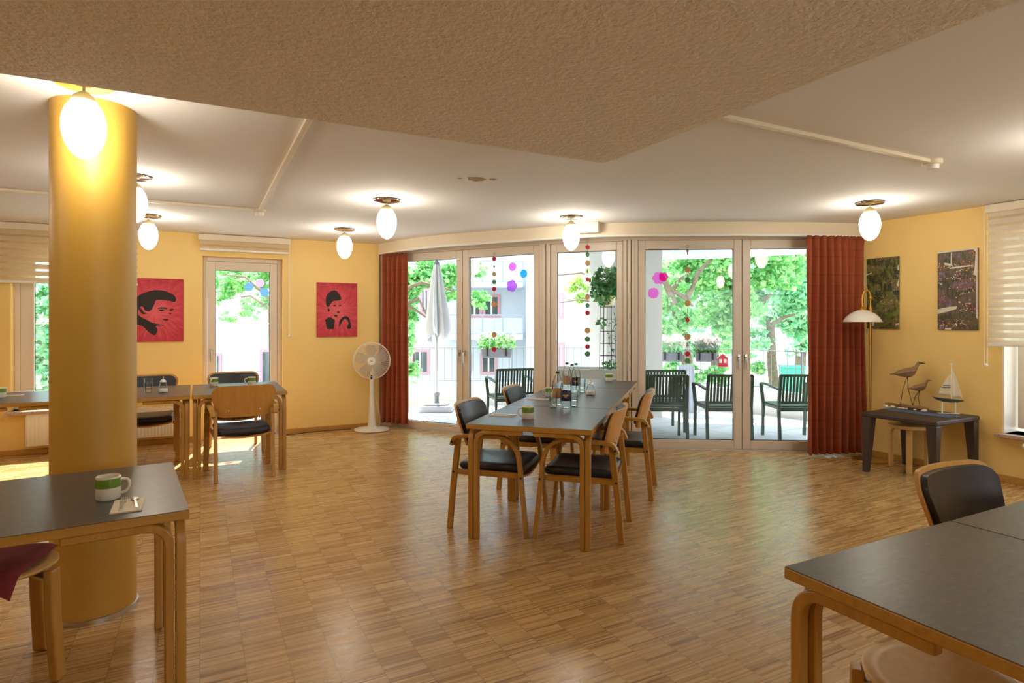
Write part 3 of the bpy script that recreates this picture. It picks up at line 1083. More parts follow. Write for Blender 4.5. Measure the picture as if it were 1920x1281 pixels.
def make_chair():
    t = thing('dining_chair', '', 'chair')
    # seat board: bent plywood, sagging in the middle
    def board(u, v, top):
        x = (2 * u - 1) * 0.225
        y = -0.235 + 0.465 * v
        zz = 0.408 - 0.030 * (1 - (x / 0.225) ** 2) - 0.012 * max(0, (v - 0.85) / 0.15) ** 2
        return (x, y, zz + (0.0 if top else -0.014))
    a = MB().grid(lambda u, v: board(u, v, True), 13, 9)
    b = MB().grid(lambda u, v: board(u, v, False), 13, 9)
    m_ = MB().add(a.v, a.f)
    m_.add(b.v, [f[::-1] for f in b.f])
    n = 13 * 9
    rim = [i for i in range(13)] + [j * 13 + 12 for j in range(1, 9)] + [8 * 13 + i for i in range(11, -1, -1)] + [j * 13 for j in range(7, 0, -1)]
    for i in range(len(rim)):
        p, q = rim[i], rim[(i + 1) % len(rim)]
        m_.f.append((p, p + n, q + n, q))
    m_.build('seat_board', 'ply', t, smooth=50)
    # cushion
    out = rrect(0.225, 0.232, 0.05, 5)
    prof = [(0.94, 0.0), (1.0, 0.012), (1.02, 0.028), (0.995, 0.044), (0.94, 0.055), (0.75, 0.061), (0.45, 0.062), (0.1, 0.060)]
    vs, fs = [], []
    k = len(out)
    for sc, zz in prof:
        for x, y in out:
            X, Y = x * sc, y * sc
            sag = -0.030 * (1 - min(1, abs(X) / 0.225) ** 2)
            vs.append((X, Y, 0.409 + sag + zz))
    for i in range(len(prof) - 1):
        for j in range(k):
            fs.append((i * k + j, i * k + (j + 1) % k, (i + 1) * k + (j + 1) % k, (i + 1) * k + j))
    fs.append(tuple((len(prof) - 1) * k + j for j in range(k)))
    fs.append(tuple(range(k - 1, -1, -1)))
    MB().add(vs, fs).build('seat_cushion', 'leather', t, smooth=60)
    # bent front leg that runs on as the armrest, and the straight rear leg
    for sx in (-1, 1):
        x0 = 0.268 * sx
        pts = [(x0 * 1.03, 0.272, 0.0), (x0, 0.205, 0.655), (x0, -0.235, 0.640), (x0 - 0.012 * sx, -0.262, 0.575)]
        P = [Vector(p) for p in pts]
        pr = pathround([P[0], P[1], P[2]], 0.17, 10)[:-1] + pathround([P[1], P[2], P[3]], 0.045, 6)[1:]
        ar = MB().sweep(pr, (1, 0, 0), 0.046, 0.026).build('armrest', 'beech', t, bevel=0.005, smooth=40)
        xl = 0.236 * sx
        MB().sweep([(xl, -0.285, 0.0), (xl, -0.258, 0.30), (xl, -0.222, 0.62)], (1, 0, 0), 0.030, 0.040).build('leg', 'beechv', t, bevel=0.006)
        MB().b2((0.238 * sx - 0.008, -0.235, 0.372), (0.238 * sx + 0.008, 0.225, 0.405)).build('side_rail', 'beechv', t, bevel=0.004)
        for yy, zz in ((-0.252, 0.39), (0.236, 0.39), (-0.25, 0.60)):
            xo = (0.254 if yy < 0 and zz < 0.5 else 0.294) * sx
            MB().tube([(xo - 0.006 * sx, yy, zz), (xo + 0.001 * sx, yy, zz)], 0.008, 10).build('screw_cap', 'black', t)
    bk = backrest_grid(0, 0.268, 0.235, 0.555, 0.845, -0.205, -0.285, 0.055, 0.075, 0.014)
    bo = bk.build('backrest', 'ply', t, smooth=50, bevel=0.003)
    pad = backrest_grid(0.024, 0.248, 0.215, 0.585, 0.830, -0.212, -0.281, 0.050, 0.06, 0.024)
    pad.build('back_pad', 'leather', bo, smooth=50, bevel=0.006)
    for sx in (-1, 1):
        MB().tube([(0.13 * sx, -0.238, 0.62), (0.13 * sx, -0.2225, 0.62)], 0.006, 10).build('screw_cap', 'steel', bo)
    return t


def Rt(a, b):
    """point from the near right corner of the long table: a along its length, b to the right"""
    return (0.484 + 0.289 * a + 0.957 * b, 3.667 + 0.957 * a - 0.289 * b)


TD = 73.2            # heading of the long table's length (camera-aligned)
chair0 = make_chair()
chairs = [
    (C(0.49, 4.12), CR(TD), 'wooden armchair at the near right side of the long table, its plywood back towards us', 'chairs around the long table'),
    (C(0.895, 5.06), CR(TD), 'second wooden armchair on the right side of the long table, nearer the terrace doors', 'chairs around the long table'),
    (C(-0.085, 4.27), CR(TD - 180), 'wooden armchair at the near left corner of the long table beside the napkin', 'chairs around the long table'),
    (C(0.23, 5.22), CR(TD - 180), 'second wooden armchair on the left side of the long table, near the glass door', 'chairs around the long table'),
    ((0.341, 6.15), R(3.7), 'wooden armchair with its plywood back to us at the table by the narrow door', 'chairs at the tables by the far wall'),
    ((0.337, 7.29), PI, 'wooden armchair behind the far table, in front of the narrow glazed door', 'chairs at the tables by the far wall'),
    ((-0.478, 7.27), PI, 'wooden armchair beside the column in front of the radiator, facing us', 'chairs at the tables by the far wall'),
    ((2.622, 1.06), PI, 'wooden armchair with black padded back behind the front right table', None),
]
for i, (p, rz, lb, g) in enumerate(chairs):
    if i == 0:
        o = chair0
        o.location = (p[0], p[1], 0)
        o.rotation_euler = (0, 0, rz)
        o['label'] = lb
    else:
        o = dup(chair0, p, rz, lb)
    if g:
        o['group'] = g
    elif 'group' in o:
        del o['group']


# ------------------------------------------------------------------ tables
def make_table(label, loc, rz, wx, wy, group=None, h=0.75, name='dining_table'):
    """loc = lower left corner of the top, seen along its own axes"""
    t = thing(name, label, 'table', (loc[0], loc[1], 0), rz, group)
    top = MB().b2((0, 0, h - 0.033), (wx, wy, h - 0.0015)).build('table_top', 'beech', t, bevel=0.004)
    MB().b2((0.002, 0.002, h - 0.0015), (wx - 0.002, wy - 0.002, h)).build('laminate_sheet', 'laminate', top)
    zt = h - 0.033 - 0.016
    for cx_ in (0, 1):
        for cy_ in (0, 1):
            sx, sy = (1, -1)[cx_], (1, -1)[cy_]
            x0 = 0.010 if cx_ == 0 else wx - 0.010
            y0 = 0.012 if cy_ == 0 else wy - 0.012
            lg = MB()
            ax, ay = min(0.36, wx / 2 - 0.05), min(0.36, wy / 2 - 0.05)
            # lamination bending along x
            pr = pathround([(x0 + 0.051 * sx, y0 + 0.025 * sy, 0), (x0 + 0.051 * sx, y0 + 0.025 * sy, zt), (x0 + ax * sx, y0 + 0.025 * sy, zt)], 0.085, 9)
            lg.sweep(pr, (0, 1, 0), 0.05, 0.030)
            # lamination bending along y, on the outside
            pr = pathround([(x0 + 0.016 * sx, y0 + 0.016 * sy, 0), (x0 + 0.016 * sx, y0 + 0.016 * sy, zt - 0.0005), (x0 + 0.016 * sx, y0 + ay * sy, zt - 0.0005)], 0.085, 9)
            lg.sweep(pr, (1, 0, 0), 0.034, 0.032)
            lg.build('leg', 'beechv', t, bevel=0.005, smooth=40)
    return t


rzT = CR(TD - 90)
nl = (-0.300, 3.905)


def Lt(a, b=0.0):
    return C(nl[0] + 0.289 * a + 0.957 * b, nl[1] + 0.957 * a - 0.289 * b)


WT = 0.82
make_table('nearest table of the long row with a mug and napkin on its near end', Lt(0), rzT, WT, 0.925, 'tables of the long row')
make_table('middle table of the long row carrying the bottles and sugar pourer', Lt(0.93), rzT, WT, 1.45, 'tables of the long row')
make_table('far table of the long row nearest the fixed glass panel', Lt(2.385), rzT, WT, 0.93, 'tables of the long row')
make_table('dark-topped table at the far wall in front of the narrow glazed door', (-0.068, 6.085), 0, 0.81, 1.08, 'tables by the far wall')
make_table('dark-topped table at the far wall just right of the column, with tumblers', (-0.888, 6.105), R(0.5), 0.81, 1.08, 'tables by the far wall')
make_table('dark-topped table at the far wall left of the column, under the window', (-1.76, 6.19), R(1.0), 0.81, 1.05, 'tables by the far wall')
_rl = R(5.5)
make_table('large dark-topped table in the left foreground with a mug and cutlery', (-0.032 - 1.2 * math.cos(_rl), 2.402 - 1.2 * math.sin(_rl)), _rl, 1.2, 0.86)
make_table('large dark-topped table in the right foreground, its corner towards us', (1.400, -0.10), 0, 0.81, 1.205, 'tables in the right foreground')
make_table('dark-topped table at the right edge, butted against the foreground table', (2.214, -0.10), 0, 0.81, 1.205, 'tables in the right foreground')


# ------------------------------------------------------------------ stools
def make_round_stool(label, loc, rz, seat_mat='birch', group=None):
    t = thing('stool', label, 'stool', loc, rz, group)
    st = MB().lathe([(0.02, 0.428), (0.15, 0.426), (0.180, 0.432), (0.190, 0.440), (0.190, 0.448), (0.182, 0.454), (0.15, 0.450), (0.05, 0.446), (0.001, 0.446)], 48).build('seat', seat_mat, t, smooth=50)
    for k in range(4):
        a = PI / 4 + k * PI / 2
        ca, sa = math.cos(a), math.sin(a)
        MB().sweep([(0.225 * ca, 0.225 * sa, 0.0), (0.205 * ca, 0.205 * sa, 0.25), (0.200 * ca, 0.200 * sa, 0.435)], (-sa, ca, 0), 0.056, 0.034).build('leg', 'beechv', t, bevel=0.008)
        br = MB()
        br.sweep([(0.186 * ca, 0.186 * sa, 0.40), (0.13 * ca, 0.13 * sa, 0.418)], (-sa, ca, 0), 0.05, 0.012)
        br.build('bracket', 'steel', t, bevel=0.003)
    return t


p = C(-2.02, 2.37)
make_round_stool('round wooden stool under the left foreground table, draped with a maroon cushion', (p[0], p[1], 0), R(20))
# maroon cushion flopped over the stool
cu = thing('seat_cushion', 'maroon fabric cushion lying on the stool at the left edge', 'cushion', (p[0], p[1], 0.456), R(-12))


def cush(u, v, s):
    x, y = (2 * u - 1) * 0.19 - 0.055, (2 * v - 1) * 0.19 - 0.03
    e = max(0, 1 - (2 * u - 1) ** 6) * max(0, 1 - (2 * v - 1) ** 6)
    rr = math.hypot(x, y)
    drop = -1.3 * max(0, rr - 0.205)
    wob = 0.004 * math.sin(31 * x + 3) * math.sin(27 * y)
    return (x, y, 0.004 + drop + (s * 0.020 * e ** 0.5 + 0.008 if s > 0 else 0) + wob * e)


a = MB().grid(lambda u, v: cush(u, v, 1), 21, 21)
b = MB().grid(lambda u, v: cush(u, v, 0), 21, 21)
m_ = MB().add(a.v, a.f)
m_.add(b.v, [f[::-1] for f in b.f])
n = 441
rim = [i for i in range(21)] + [j * 21 + 20 for j in range(1, 21)] + [20 * 21 + i for i in range(19, -1, -1)] + [j * 21 for j in range(19, 0, -1)]
for i in range(len(rim)):
    pa, qa = rim[i], rim[(i + 1) % len(rim)]
    m_.f.append((pa, pa + n, qa + n, qa))
m_.build('cover', 'cushion_red', cu, smooth=70)
p = C(1.16, 1.62)
make_round_stool('round pale wooden stool tucked under the right foreground table', (p[0], p[1], 0), R(-8))

# bent-leg birch stool under the dark side table
p = (6.0, 3.35)
t = thing('bent_leg_stool', 'pale birch stool with bent legs under the dark side table', 'stool', (p[0], p[1], 0), 0)
MB().lathe([(0.165, 0.402), (0.172, 0.406), (0.172, 0.434), (0.166, 0.438), (0.001, 0.438)], 40).build('seat', 'birch', t, smooth=50)
for k in range(3):
    a = R(-30 + 120 * k)
    ca, sa = math.cos(a), math.sin(a)
    pr = pathround([(0.168 * ca, 0.168 * sa, 0), (0.168 * ca, 0.168 * sa, 0.39), (0.03 * ca, 0.03 * sa, 0.39)], 0.06, 8)
    MB().sweep(pr, (-sa, ca, 0), 0.05, 0.024).build('leg', 'birch', t, bevel=0.004, smooth=40)

# dark side table
st_a, st_b, st_c = (3.355, 5.69), (3.60, 5.10), (4.13, 5.37)
p = C(*st_b)
t = thing('side_table', 'low dark brown side table with tapered legs, carrying the birds and sailboat', 'table', (p[0], p[1], 0), PI / 2)
# local x along the wall (towards the curtain), local -y to the wall
TX, TY, TZ = 0.66, 0.70, 0.565
MB().b2((0, -TY, TZ - 0.045), (TX, 0, TZ)).build('table_top', 'wenge', t, bevel=0.012)
for cx_, cy_ in ((0.05, -0.05), (TX - 0.05, -0.05), (0.05, -TY + 0.05), (TX - 0.05, -TY + 0.05)):
    sx, sy = (1 if cx_ > 0.3 else -1), (1 if cy_ > -0.3 else -1)
    MB().taper((cx_ + 0.018 * sx, cy_ + 0.018 * sy, 0.0), (0.05, 0.05), (cx_, cy_, TZ - 0.045), (0.088, 0.088)).build('leg', 'wenge', t, bevel=0.008)


# ------------------------------------------------------------------ things on the side table
def onside(px, py, z=TZ):
    return at(px, py, z)


# cloth runner
a0 = onside(1705, 772)
p0_, p1_ = Vector(onside(1672, 768)), Vector(onside(1775, 781))
mid = (p0_ + p1_) / 2
ang = math.atan2((p1_ - p0_).y, (p1_ - p0_).x)
mb = MB()
mb.grid(lambda u, v: ((2 * u - 1) * 0.30, (2 * v - 1) * 0.105, 0.0015 + 0.0012 * math.sin(19 * u) * math.sin(9 * v + u * 5)), 24, 10)
tag(mb.build('table_runner', 'mat_blue', loc=(mid.x, mid.y, TZ + 0.001), solid=0.002, smooth=60), 'small blue grey cloth under the sailboat and shells', 'cloth').rotation_euler = (0, 0, ang)


def bird(t, s, x, y, zl, yaw):
    """wading bird: body tapering to the tail, head with a pointed bill; local x is forward"""
    m_ = MB()
    prof = [(-0.155, 0.004, 0.006, -0.012), (-0.12, 0.012, 0.010, -0.006), (-0.07, 0.032, 0.030, 0.0), (-0.02, 0.044, 0.044, 0.004), (0.03, 0.044, 0.048, 0.010), (0.06, 0.034, 0.042, 0.026), (0.078, 0.024, 0.032, 0.052), (0.088, 0.022, 0.026, 0.078), (0.100, 0.018, 0.020, 0.096), (0.112, 0.006, 0.008, 0.100)]
    n = 14
    vs, fs = [], []
    cr, sr = math.cos(yaw), math.sin(yaw)
    for (px, ry, rz_, pz) in prof:
        for k in range(n):
            a = 2 * PI * k / n
            tilt = 0.0
            lx, ly, lz = px * s, ry * s * math.cos(a), (pz + rz_ * math.sin(a)) * s
            vs.append((x + lx * cr - ly * sr, y + lx * sr + ly * cr, zl + lz))
    for i in range(len(prof) - 1):
        for k in range(n):
            fs.append((i * n + k, i * n + (k + 1) % n, (i + 1) * n + (k + 1) % n, (i + 1) * n + k))
    fs.append(tuple(range(n - 1, -1, -1)))
    fs.append(tuple((len(prof) - 1) * n + k for k in range(n)))
    m_.add(vs, fs)
    body = m_.build('body', 'bird_wood', t, smooth=60)
    pb = lambda f, sd, up: (x + f * s * cr - sd * s * sr, y + f * s * sr + sd * s * cr, zl + up * s)
    MB().tube([pb(0.108, 0, 0.100), pb(0.150, 0, 0.098), pb(0.162, 0, 0.094)], [0.007 * s, 0.004 * s, 0.001], 8).build('bill', 'iron', body, smooth=50)
    eb = MB()
    for sd in (-1, 1):
        eb.ball(pb(0.098, 0.0165 * sd, 0.102), 0.003 * s, 8, 6)
    eb.build('eye', 'black', body, smooth=60)
    wing = MB()
    for sd in (-1, 1):
        pts = [pb(0.045, 0.042 * sd, 0.03), pb(0.0, 0.046 * sd, 0.022), pb(-0.06, 0.036 * sd, 0.006), pb(-0.13, 0.012 * sd, -0.006)]
        wing.tube(pts, [0.012 * s, 0.016 * s, 0.012 * s, 0.003 * s], 8)
    wing.build('wing', 'bird_wood', body, smooth=60)
    return pb


bd = onside(1705, 764, TZ + 0.02)
bx0, by0 = Vector(onside(1697, 767)), 0
t = thing('shorebird_sculpture', 'two wooden shorebirds on wire legs with a driftwood and shell base', 'sculpture', (bx0.x, bx0.y, TZ + 0.003), 0)
yawb = CR(-8)
fwd = Vector((math.cos(yawb), math.sin(yawb)))
drift = MB()
dang = ang
ca, sa = math.cos(dang), math.sin(dang)
pth, rad = [], []
for i in range(13):
    u = i / 12
    s_ = -0.19 + 0.40 * u
    pth.append((ca * s_ + 0.008 * math.sin(7 * u) * -sa, sa * s_ + 0.010 * math.sin(7 * u) * ca, 0.0225 + 0.002 * math.sin(11 * u)))
    rad.append(0.013 + 0.006 * math.sin(PI * u) + 0.003 * math.sin(17 * u))
drift.tube(pth, rad, 10)
drift.build('driftwood_base', 'drift', t, smooth=60)
rs = random.Random(9)
for i in range(17):
    u = rs.random()
    s_ = -0.20 + 0.44 * u
    o_ = -0.042 - 0.022 * rs.random() if i % 4 else 0.044
    rr = 0.013 + 0.011 * rs.random()
    sh = MB().ball((ca * s_ - sa * o_, sa * s_ + ca * o_, rr * 0.62), (rr * 1.35, rr, rr * 0.6), 9, 6)
    sh.build('seashell', 'shell', t, smooth=60)
# birds stand in the picture's plane, facing right
z_b1, z_b2 = 0.345, 0.205
o1 = Vector((fwd.x * 0.00, fwd.y * 0.00))
pb1 = bird(t, 1.0, o1.x + fwd.x * 0.02, o1.y + fwd.y * 0.02, z_b1, yawb)
pb2 = bird(t, 0.72, fwd.x * 0.095 + 0.01, fwd.y * 0.095 - 0.03, z_b2, yawb)
for (bxx, byy, zb, f0, f1, foot) in ((fwd.x * 0.02, fwd.y * 0.02, z_b1 - 0.03, 0.0, 0.01, ((-0.065, 0.0), (0.045, -0.005))), (fwd.x * 0.095 + 0.01, fwd.y * 0.095 - 0.03, z_b2 - 0.02, 0.0, 0.008, ((-0.035, 0.03), (0.03, 0.028)))):
    for (fx, fy), sw in zip(foot, (-1, 1)):
        e = Vector((bxx + fwd.x * fx, byy + fwd.y * fx + fy, 0.02))
        s0 = Vector((bxx + fwd.x * f0, byy + fwd.y * f0, zb))
        kn = s0.lerp(e, 0.42) + Vector((fwd.x, fwd.y, 0)) * (-0.012)
        MB().tube([s0, kn, e], 0.0028, 6).build('leg', 'iron', t, smooth=50)

# sailboat
sb_ = Vector(onside(1777, 776))
t = thing('model_sailboat', 'small wooden model sailboat with striped white sails on a two-pin stand', 'model boat', (sb_.x, sb_.y, TZ + 0.003), CR(-14))
mb = MB()
prof = [(-0.118, 0.004, 0.128), (-0.09, 0.018, 0.120), (-0.04, 0.032, 0.113), (0.02, 0.034, 0.111), (0.07, 0.026, 0.113), (0.112, 0.010, 0.124), (0.130, 0.002, 0.133)]
prof = [(-0.118, 0.003, 0.150, 0.142), (-0.085, 0.018, 0.146, 0.122), (-0.04, 0.030, 0.140, 0.108), (0.02, 0.034, 0.135, 0.102), (0.07, 0.028, 0.130, 0.102), (0.112, 0.014, 0.126, 0.110), (0.130, 0.004, 0.124, 0.118)]
vs, fs = [], []
for x, hw, zt_, zb_ in prof:
    vs += [(x, -hw, zt_), (x, hw, zt_), (x, hw * 0.75, (zt_ + zb_) / 2), (x, 0, zb_), (x, -hw * 0.75, (zt_ + zb_) / 2)]
for i in range(len(prof) - 1):
    for k in range(5):
        fs.append((i * 5 + (k + 1) % 5, i * 5 + k, (i + 1) * 5 + k, (i + 1) * 5 + (k + 1) % 5))
fs += [(0, 1, 2, 3, 4), tuple((len(prof) - 1) * 5 + k for k in (4, 3, 2, 1, 0))]
mb.add(vs, fs).build('hull', 'hull_grey', t, smooth=40)
MB().tube([(0.03, 0, 0.125), (0.03, 0, 0.45)], 0.004, 8).build('mast', 'plastic', t, smooth=40)
sl = MB().grid(lambda u, v: (0.024 - (0.108 * u) * (1 - v) ** 0.8, 0.012 * math.sin(PI * u) * (1 - v), 0.162 + 0.205 * v + 0.01 * u * (1 - v)), 8, 10).build('foresail', 'sail', t, solid=0.0025, smooth=60)
ss = MB()
for z_ in (0.235, 0.255):
    kx = lambda z: 0.024 - 0.108 * (1 - (z - 0.162) / 0.205) ** 0.8
    ss.b2((kx(z_) + 0.004, -0.004, z_), (0.02, 0.014, z_ + 0.007))
ss.build('sail_stripe', 'hull_grey', sl)
MB().grid(lambda u, v: (0.036 + (0.082 * u) * (1 - v) ** 0.75, 0.010 * math.sin(PI * u) * (1 - v), 0.150 + 0.255 * v - 0.012 * u * (1 - v)), 8, 10).build('mainsail', 'sail', t, solid=0.0025, smooth=60)
for x_ in (-0.045, 0.062):
    MB().tube([(x_, 0, 0.0), (x_, 0, 0.104)], 0.006, 10).build('stand_pin', 'plastic', t, smooth=40)
MB().b2((-0.075, -0.022, 0.0), (0.092, 0.022, 0.004)).build('stand', 'plastic', t)
MB().lathe([(0.011, -0.006), (0.012, 0), (0.011, 0.006)], 14, (0, 0, 0)).build('ring_buoy', 'plastic', t, smooth=40, loc=(0.03, 0, 0.455))
MB().tube([(-0.116, 0, 0.148), (-0.126, 0, 0.172), (-0.13, 0, 0.192)], 0.0022, 6).build('bow_ornament', 'brass', t, smooth=40)


# ------------------------------------------------------------------ brass floor lamp
p = C(3.645, 6.12)
t = thing('floor_lamp', 'brass floor lamp with a white glass bowl shade beside the rust curtain', 'lamp', (p[0], p[1], 0), CR(0))
MB().lathe([(0.165, 0.0), (0.168, 0.006), (0.162, 0.016), (0.06, 0.026), (0.02, 0.034), (0.012, 0.06)], 40).build('base', 'brass', t, smooth=50)
MB().tube([(0, 0, 0.03), (0.0, 0, 1.66)], 0.0085, 12).build('pole', 'brass', t, smooth=50)
MB().lathe([(0.013, 1.44), (0.017, 1.45), (0.017, 1.56), (0.013, 1.57)], 16).lathe([(0.012, 1.64), (0.018, 1.65), (0.012, 1.67)], 16).build('pole_joint', 'brass', t, smooth=50)
arm = pathround([(0.0, 0, 1.50), (-0.045, 0, 1.58), (-0.05, 0, 1.70), (-0.085, 0, 1.72), (-0.10, 0, 1.60), (-0.105, 0, 1.535)], 0.05, 5)
arm = [(0.0, 0, 1.60)] + [(-0.040 + 0.040 * math.cos(PI * k / 10), 0, 1.66 + 0.075 * math.sin(PI * k / 10)) for k in range(11)] + [(-0.080, 0, 1.56)]
MB().tube(arm, 0.009, 10).build('arm', 'brass', t, smooth=50)
MB().lathe([(0.012, 0.075), (0.018, 0.06), (0.034, 0.045), (0.046, 0.03), (0.048, 0.022)], 24).build('shade_holder', 'brass', t, smooth=50, loc=(-0.080, 0, 1.505))
pr = [(0.044, 0.025), (0.075, 0.012), (0.115, -0.012), (0.150, -0.045), (0.172, -0.080), (0.178, -0.094), (0.174, -0.094), (0.166, -0.078), (0.144, -0.043), (0.110, -0.013), (0.072, 0.006), (0.044, 0.018)]
MB().lathe(pr, 40, cap=False).build('lamp_shade', 'shade', t, smooth=50, loc=(-0.080, 0, 1.505))
MB().tube([(0.02, 0.0, 1.50), (0.022, 0.012, 1.40), (0.018, 0.016, 0.6), (0.01, 0.05, 0.12), (-0.05, 0.12, 0.012), (-0.11, 0.16, 0.006)], 0.003, 6).build('cord', 'cord', t, smooth=60)
MB().b2((0.012, -0.009, 1.37), (0.034, 0.009, 1.41)).build('switch', 'plastic', t, bevel=0.004)

# wall socket
sy, sz = onx(1622.5, 800, XR)
t = thing('wall_socket', 'small white wall socket behind the brass floor lamp', 'socket', (XR, sy, sz), 0)
MB().b2((-0.012, -0.04, -0.04), (0, 0.04, 0.04)).build('cover', 'plastic', t, bevel=0.004)
MB().b2((-0.045, -0.02, -0.03), (-0.012, 0.02, 0.03)).build('plug', 'plastic', t, bevel=0.006)

# ------------------------------------------------------------------ pedestal fan
p = C(-1.83, 7.85)
t = thing('pedestal_fan', 'white pedestal fan standing before the orange curtain', 'fan', (p[0], p[1], 0), CR(10))
MB().lathe([(0.205, 0.0), (0.225, 0.006), (0.226, 0.016), (0.20, 0.026), (0.10, 0.036), (0.055, 0.05), (0.05, 0.058)], 48).build('base', 'plastic', t, smooth=50)
MB().lathe([(0.054, 0.05), (0.046, 0.12), (0.038, 0.28), (0.031, 0.42), (0.028, 0.44)], 28).build('lower_pole', 'plastic', t, smooth=50)
MB().lathe([(0.026, 0.435), (0.025, 0.60), (0.025, 0.66), (0.029, 0.68), (0.029, 0.77)], 24).build('upper_pole', 'plastic', t, smooth=50)
MB().b2((-0.014, -0.034, 0.665), (0.010, -0.026, 0.72)).build('control_panel', 'black', t, bevel=0.003)
MB().tube([(0.02, -0.012, 0.695), (0.052, -0.018, 0.695)], 0.012, 12).build('knob', 'plastic', t, smooth=50)
ZF, RF = 0.905, 0.235
MB().tube([(0, 0.02, ZF), (0, 0.11, ZF)], [0.075, 0.055], 24).tube([(0, 0.06, 0.76), (0, 0.06, ZF)], 0.028, 16).build('motor_housing', 'plastic', t, smooth=50)
g = MB()
ring = lambda r, y, th=0.0022, n=56: g.tube([(r * math.cos(2 * PI * k / n), y, ZF + r * math.sin(2 * PI * k / n)) for k in range(n)], th, 5, closed=True)
for i in range(14):
    f = (i + 1) / 15
    r = 0.055 + (RF - 0.06) * f
    ring(r, -0.075 + 0.055 * f ** 2.2, 0.0013)
for k in range(46):
    a = 2 * PI * k / 46
    pts = []
    for j in range(7):
        f = j / 6
        r = 0.05 + (RF - 0.05) * f
        aa = a + 0.35 * f
        pts.append((r * math.cos(aa), -0.078 + 0.075 * f ** 2.4, ZF + r * math.sin(aa)))
    g.tube(pts, 0.0012, 4, cap=False)
for k in range(40):
    a = 2 * PI * k / 40
    g.tube([(0.07 * math.cos(a), 0.07, ZF + 0.07 * math.sin(a)), (RF * 0.8 * math.cos(a), 0.065, ZF + RF * 0.8 * math.sin(a)), (RF * math.cos(a), 0.01, ZF + RF * math.sin(a))], 0.0012, 4, cap=False)
g.build('grille', 'plastic', t, smooth=60)
g = MB()
ring(RF, 0.0, 0.008, 64)
g.build('grille_rim', 'plastic', t, smooth=60)
MB().tube([(0, -0.088, ZF), (0, -0.072, ZF)], [0.050, 0.056], 32).build('hub_badge', 'plastic', t, smooth=50)
MB().b2((-0.016, -0.0895, ZF - 0.003), (0.016, -0.0875, ZF + 0.004)).build('badge_lettering', 'black', t)
for k in range(5):
    a = 2 * PI * k / 5 + 0.4
    bl = MB()
    def blade(u, v):
        r = 0.04 + 0.165 * v
        wd = (0.05 + 0.11 * v ** 0.8) * (1 - 0.35 * v ** 6)
        an = a + (u - 0.5) * wd / max(r, 0.05) * 1.1
        return (r * math.cos(an), -0.01 + (u - 0.5) * 0.045, ZF + r * math.sin(an))
    bl.grid(blade, 7, 8)
    bl.build('blade', 'film_blade' if 'film_blade' in M else 'clear', t, smooth=60, solid=0.002)
MB().tube([(0.03, 0.02, 0.45), (0.055, 0.02, 0.36), (0.10, 0.02, 0.2), (0.105, 0.02, 0.09), (0.085, 0.05, 0.03), (0.05, 0.10, 0.02), (0.0, 0.20, 0.02)], 0.004, 6).build('cord', 'plastic', t, smooth=60)
# power cord along the foot of the long wall
pts = [(D1b + 0.03, YL - 0.10, 0.006), (D1b + 0.10, YL - 0.14, 0.006), (D1b + 0.16, YL - 0.09, 0.006), (1.25, YL - 0.05, 0.006), (1.55, YL - 0.05, 0.006), (1.76, YL - 0.06, 0.006)]
tag(MB().tube(pathround(pts, 0.1, 4), 0.005, 6).build('power_cord', 'cord', smooth=60), 'thin brown power cord lying along the foot of the far wall', 'cord')


# ------------------------------------------------------------------ curtains
def curtain(label, pts, z0, z1, folds, amp, name='curtain', seed=1):
    """pleated cloth along a polyline (camera-aligned points)"""
    rr_ = random.Random(seed)
    P = [Vector(C(*q)) for q in pts]
    seglen = [(P[i + 1] - P[i]).length for i in range(len(P) - 1)]
    tot = sum(seglen)
    ph = [rr_.random() * 0.9 for _ in range(folds + 2)]
    am = [0.7 + 0.6 * rr_.random() for _ in range(folds + 2)]

    def point(u):
        s_ = u * tot
        for i, L in enumerate(seglen):
            if s_ <= L or i == len(seglen) - 1:
                k = s_ / L
                q = P[i].lerp(P[i + 1], k)
                d = (P[i + 1] - P[i]).normalized()
                return q, Vector((d.y, -d.x))
            s_ -= L
    def fn(u, v):
        q, nrm = point(u)
        k = u * folds
        i = int(min(k, folds - 1e-6))
        f = k - i
        a = am[i] * (1 - f) + am[i + 1] * f
        p_ = ph[i] * (1 - f) + ph[i + 1] * f
        heading = max(0.0, (v - 0.95) / 0.05)
        spread = 1 + 0.25 * (1 - v)
        w_ = math.sin(2 * PI * k + p_ * (1 - v) * 1.2) * amp * a * spread * (1 - 0.55 * heading)
        w_ += 0.3 * amp * math.sin(6 * PI * k + 1.3) * (heading * 1.3 + 0.12)
        w_ += 0.2 * amp * math.sin(2.3 * PI * k + 5 * v)
        q = q + nrm * w_
        zz = z0 + (z1 - z0) * v + (0.006 * math.sin(2 * PI * k * 2) if v > 0.99 else 0)
        return (q.x, q.y, zz)
    t_ = thing(name, label, 'curtain', (P[0].x, P[0].y, 0))
    m_ = MB().grid(fn, folds * 12 + 1, 26)
    m_.v = [(x - P[0].x, y - P[0].y, z) for x, y, z in m_.v]
    m_.build('cloth', 'curtain', t_, smooth=80, solid=0.003)
    # heading tape
    hm = MB().grid(lambda u, v: fn(u, 0.955 + 0.012 * v), folds * 12 + 1, 2)
    return t_


curtain('orange curtain gathered at the left end of the terrace doors, behind the fan', [(-1.73, 8.05), (-1.56, 7.96), (-1.37, 7.86)], 0.07, 2.315, 5, 0.035, seed=3)
curtain('rust curtain gathered at the right end of the terrace doors', [(3.08, 6.29), (3.40, 6.32), (3.74, 6.40)], 0.03, 2.315, 8, 0.045, seed=5)

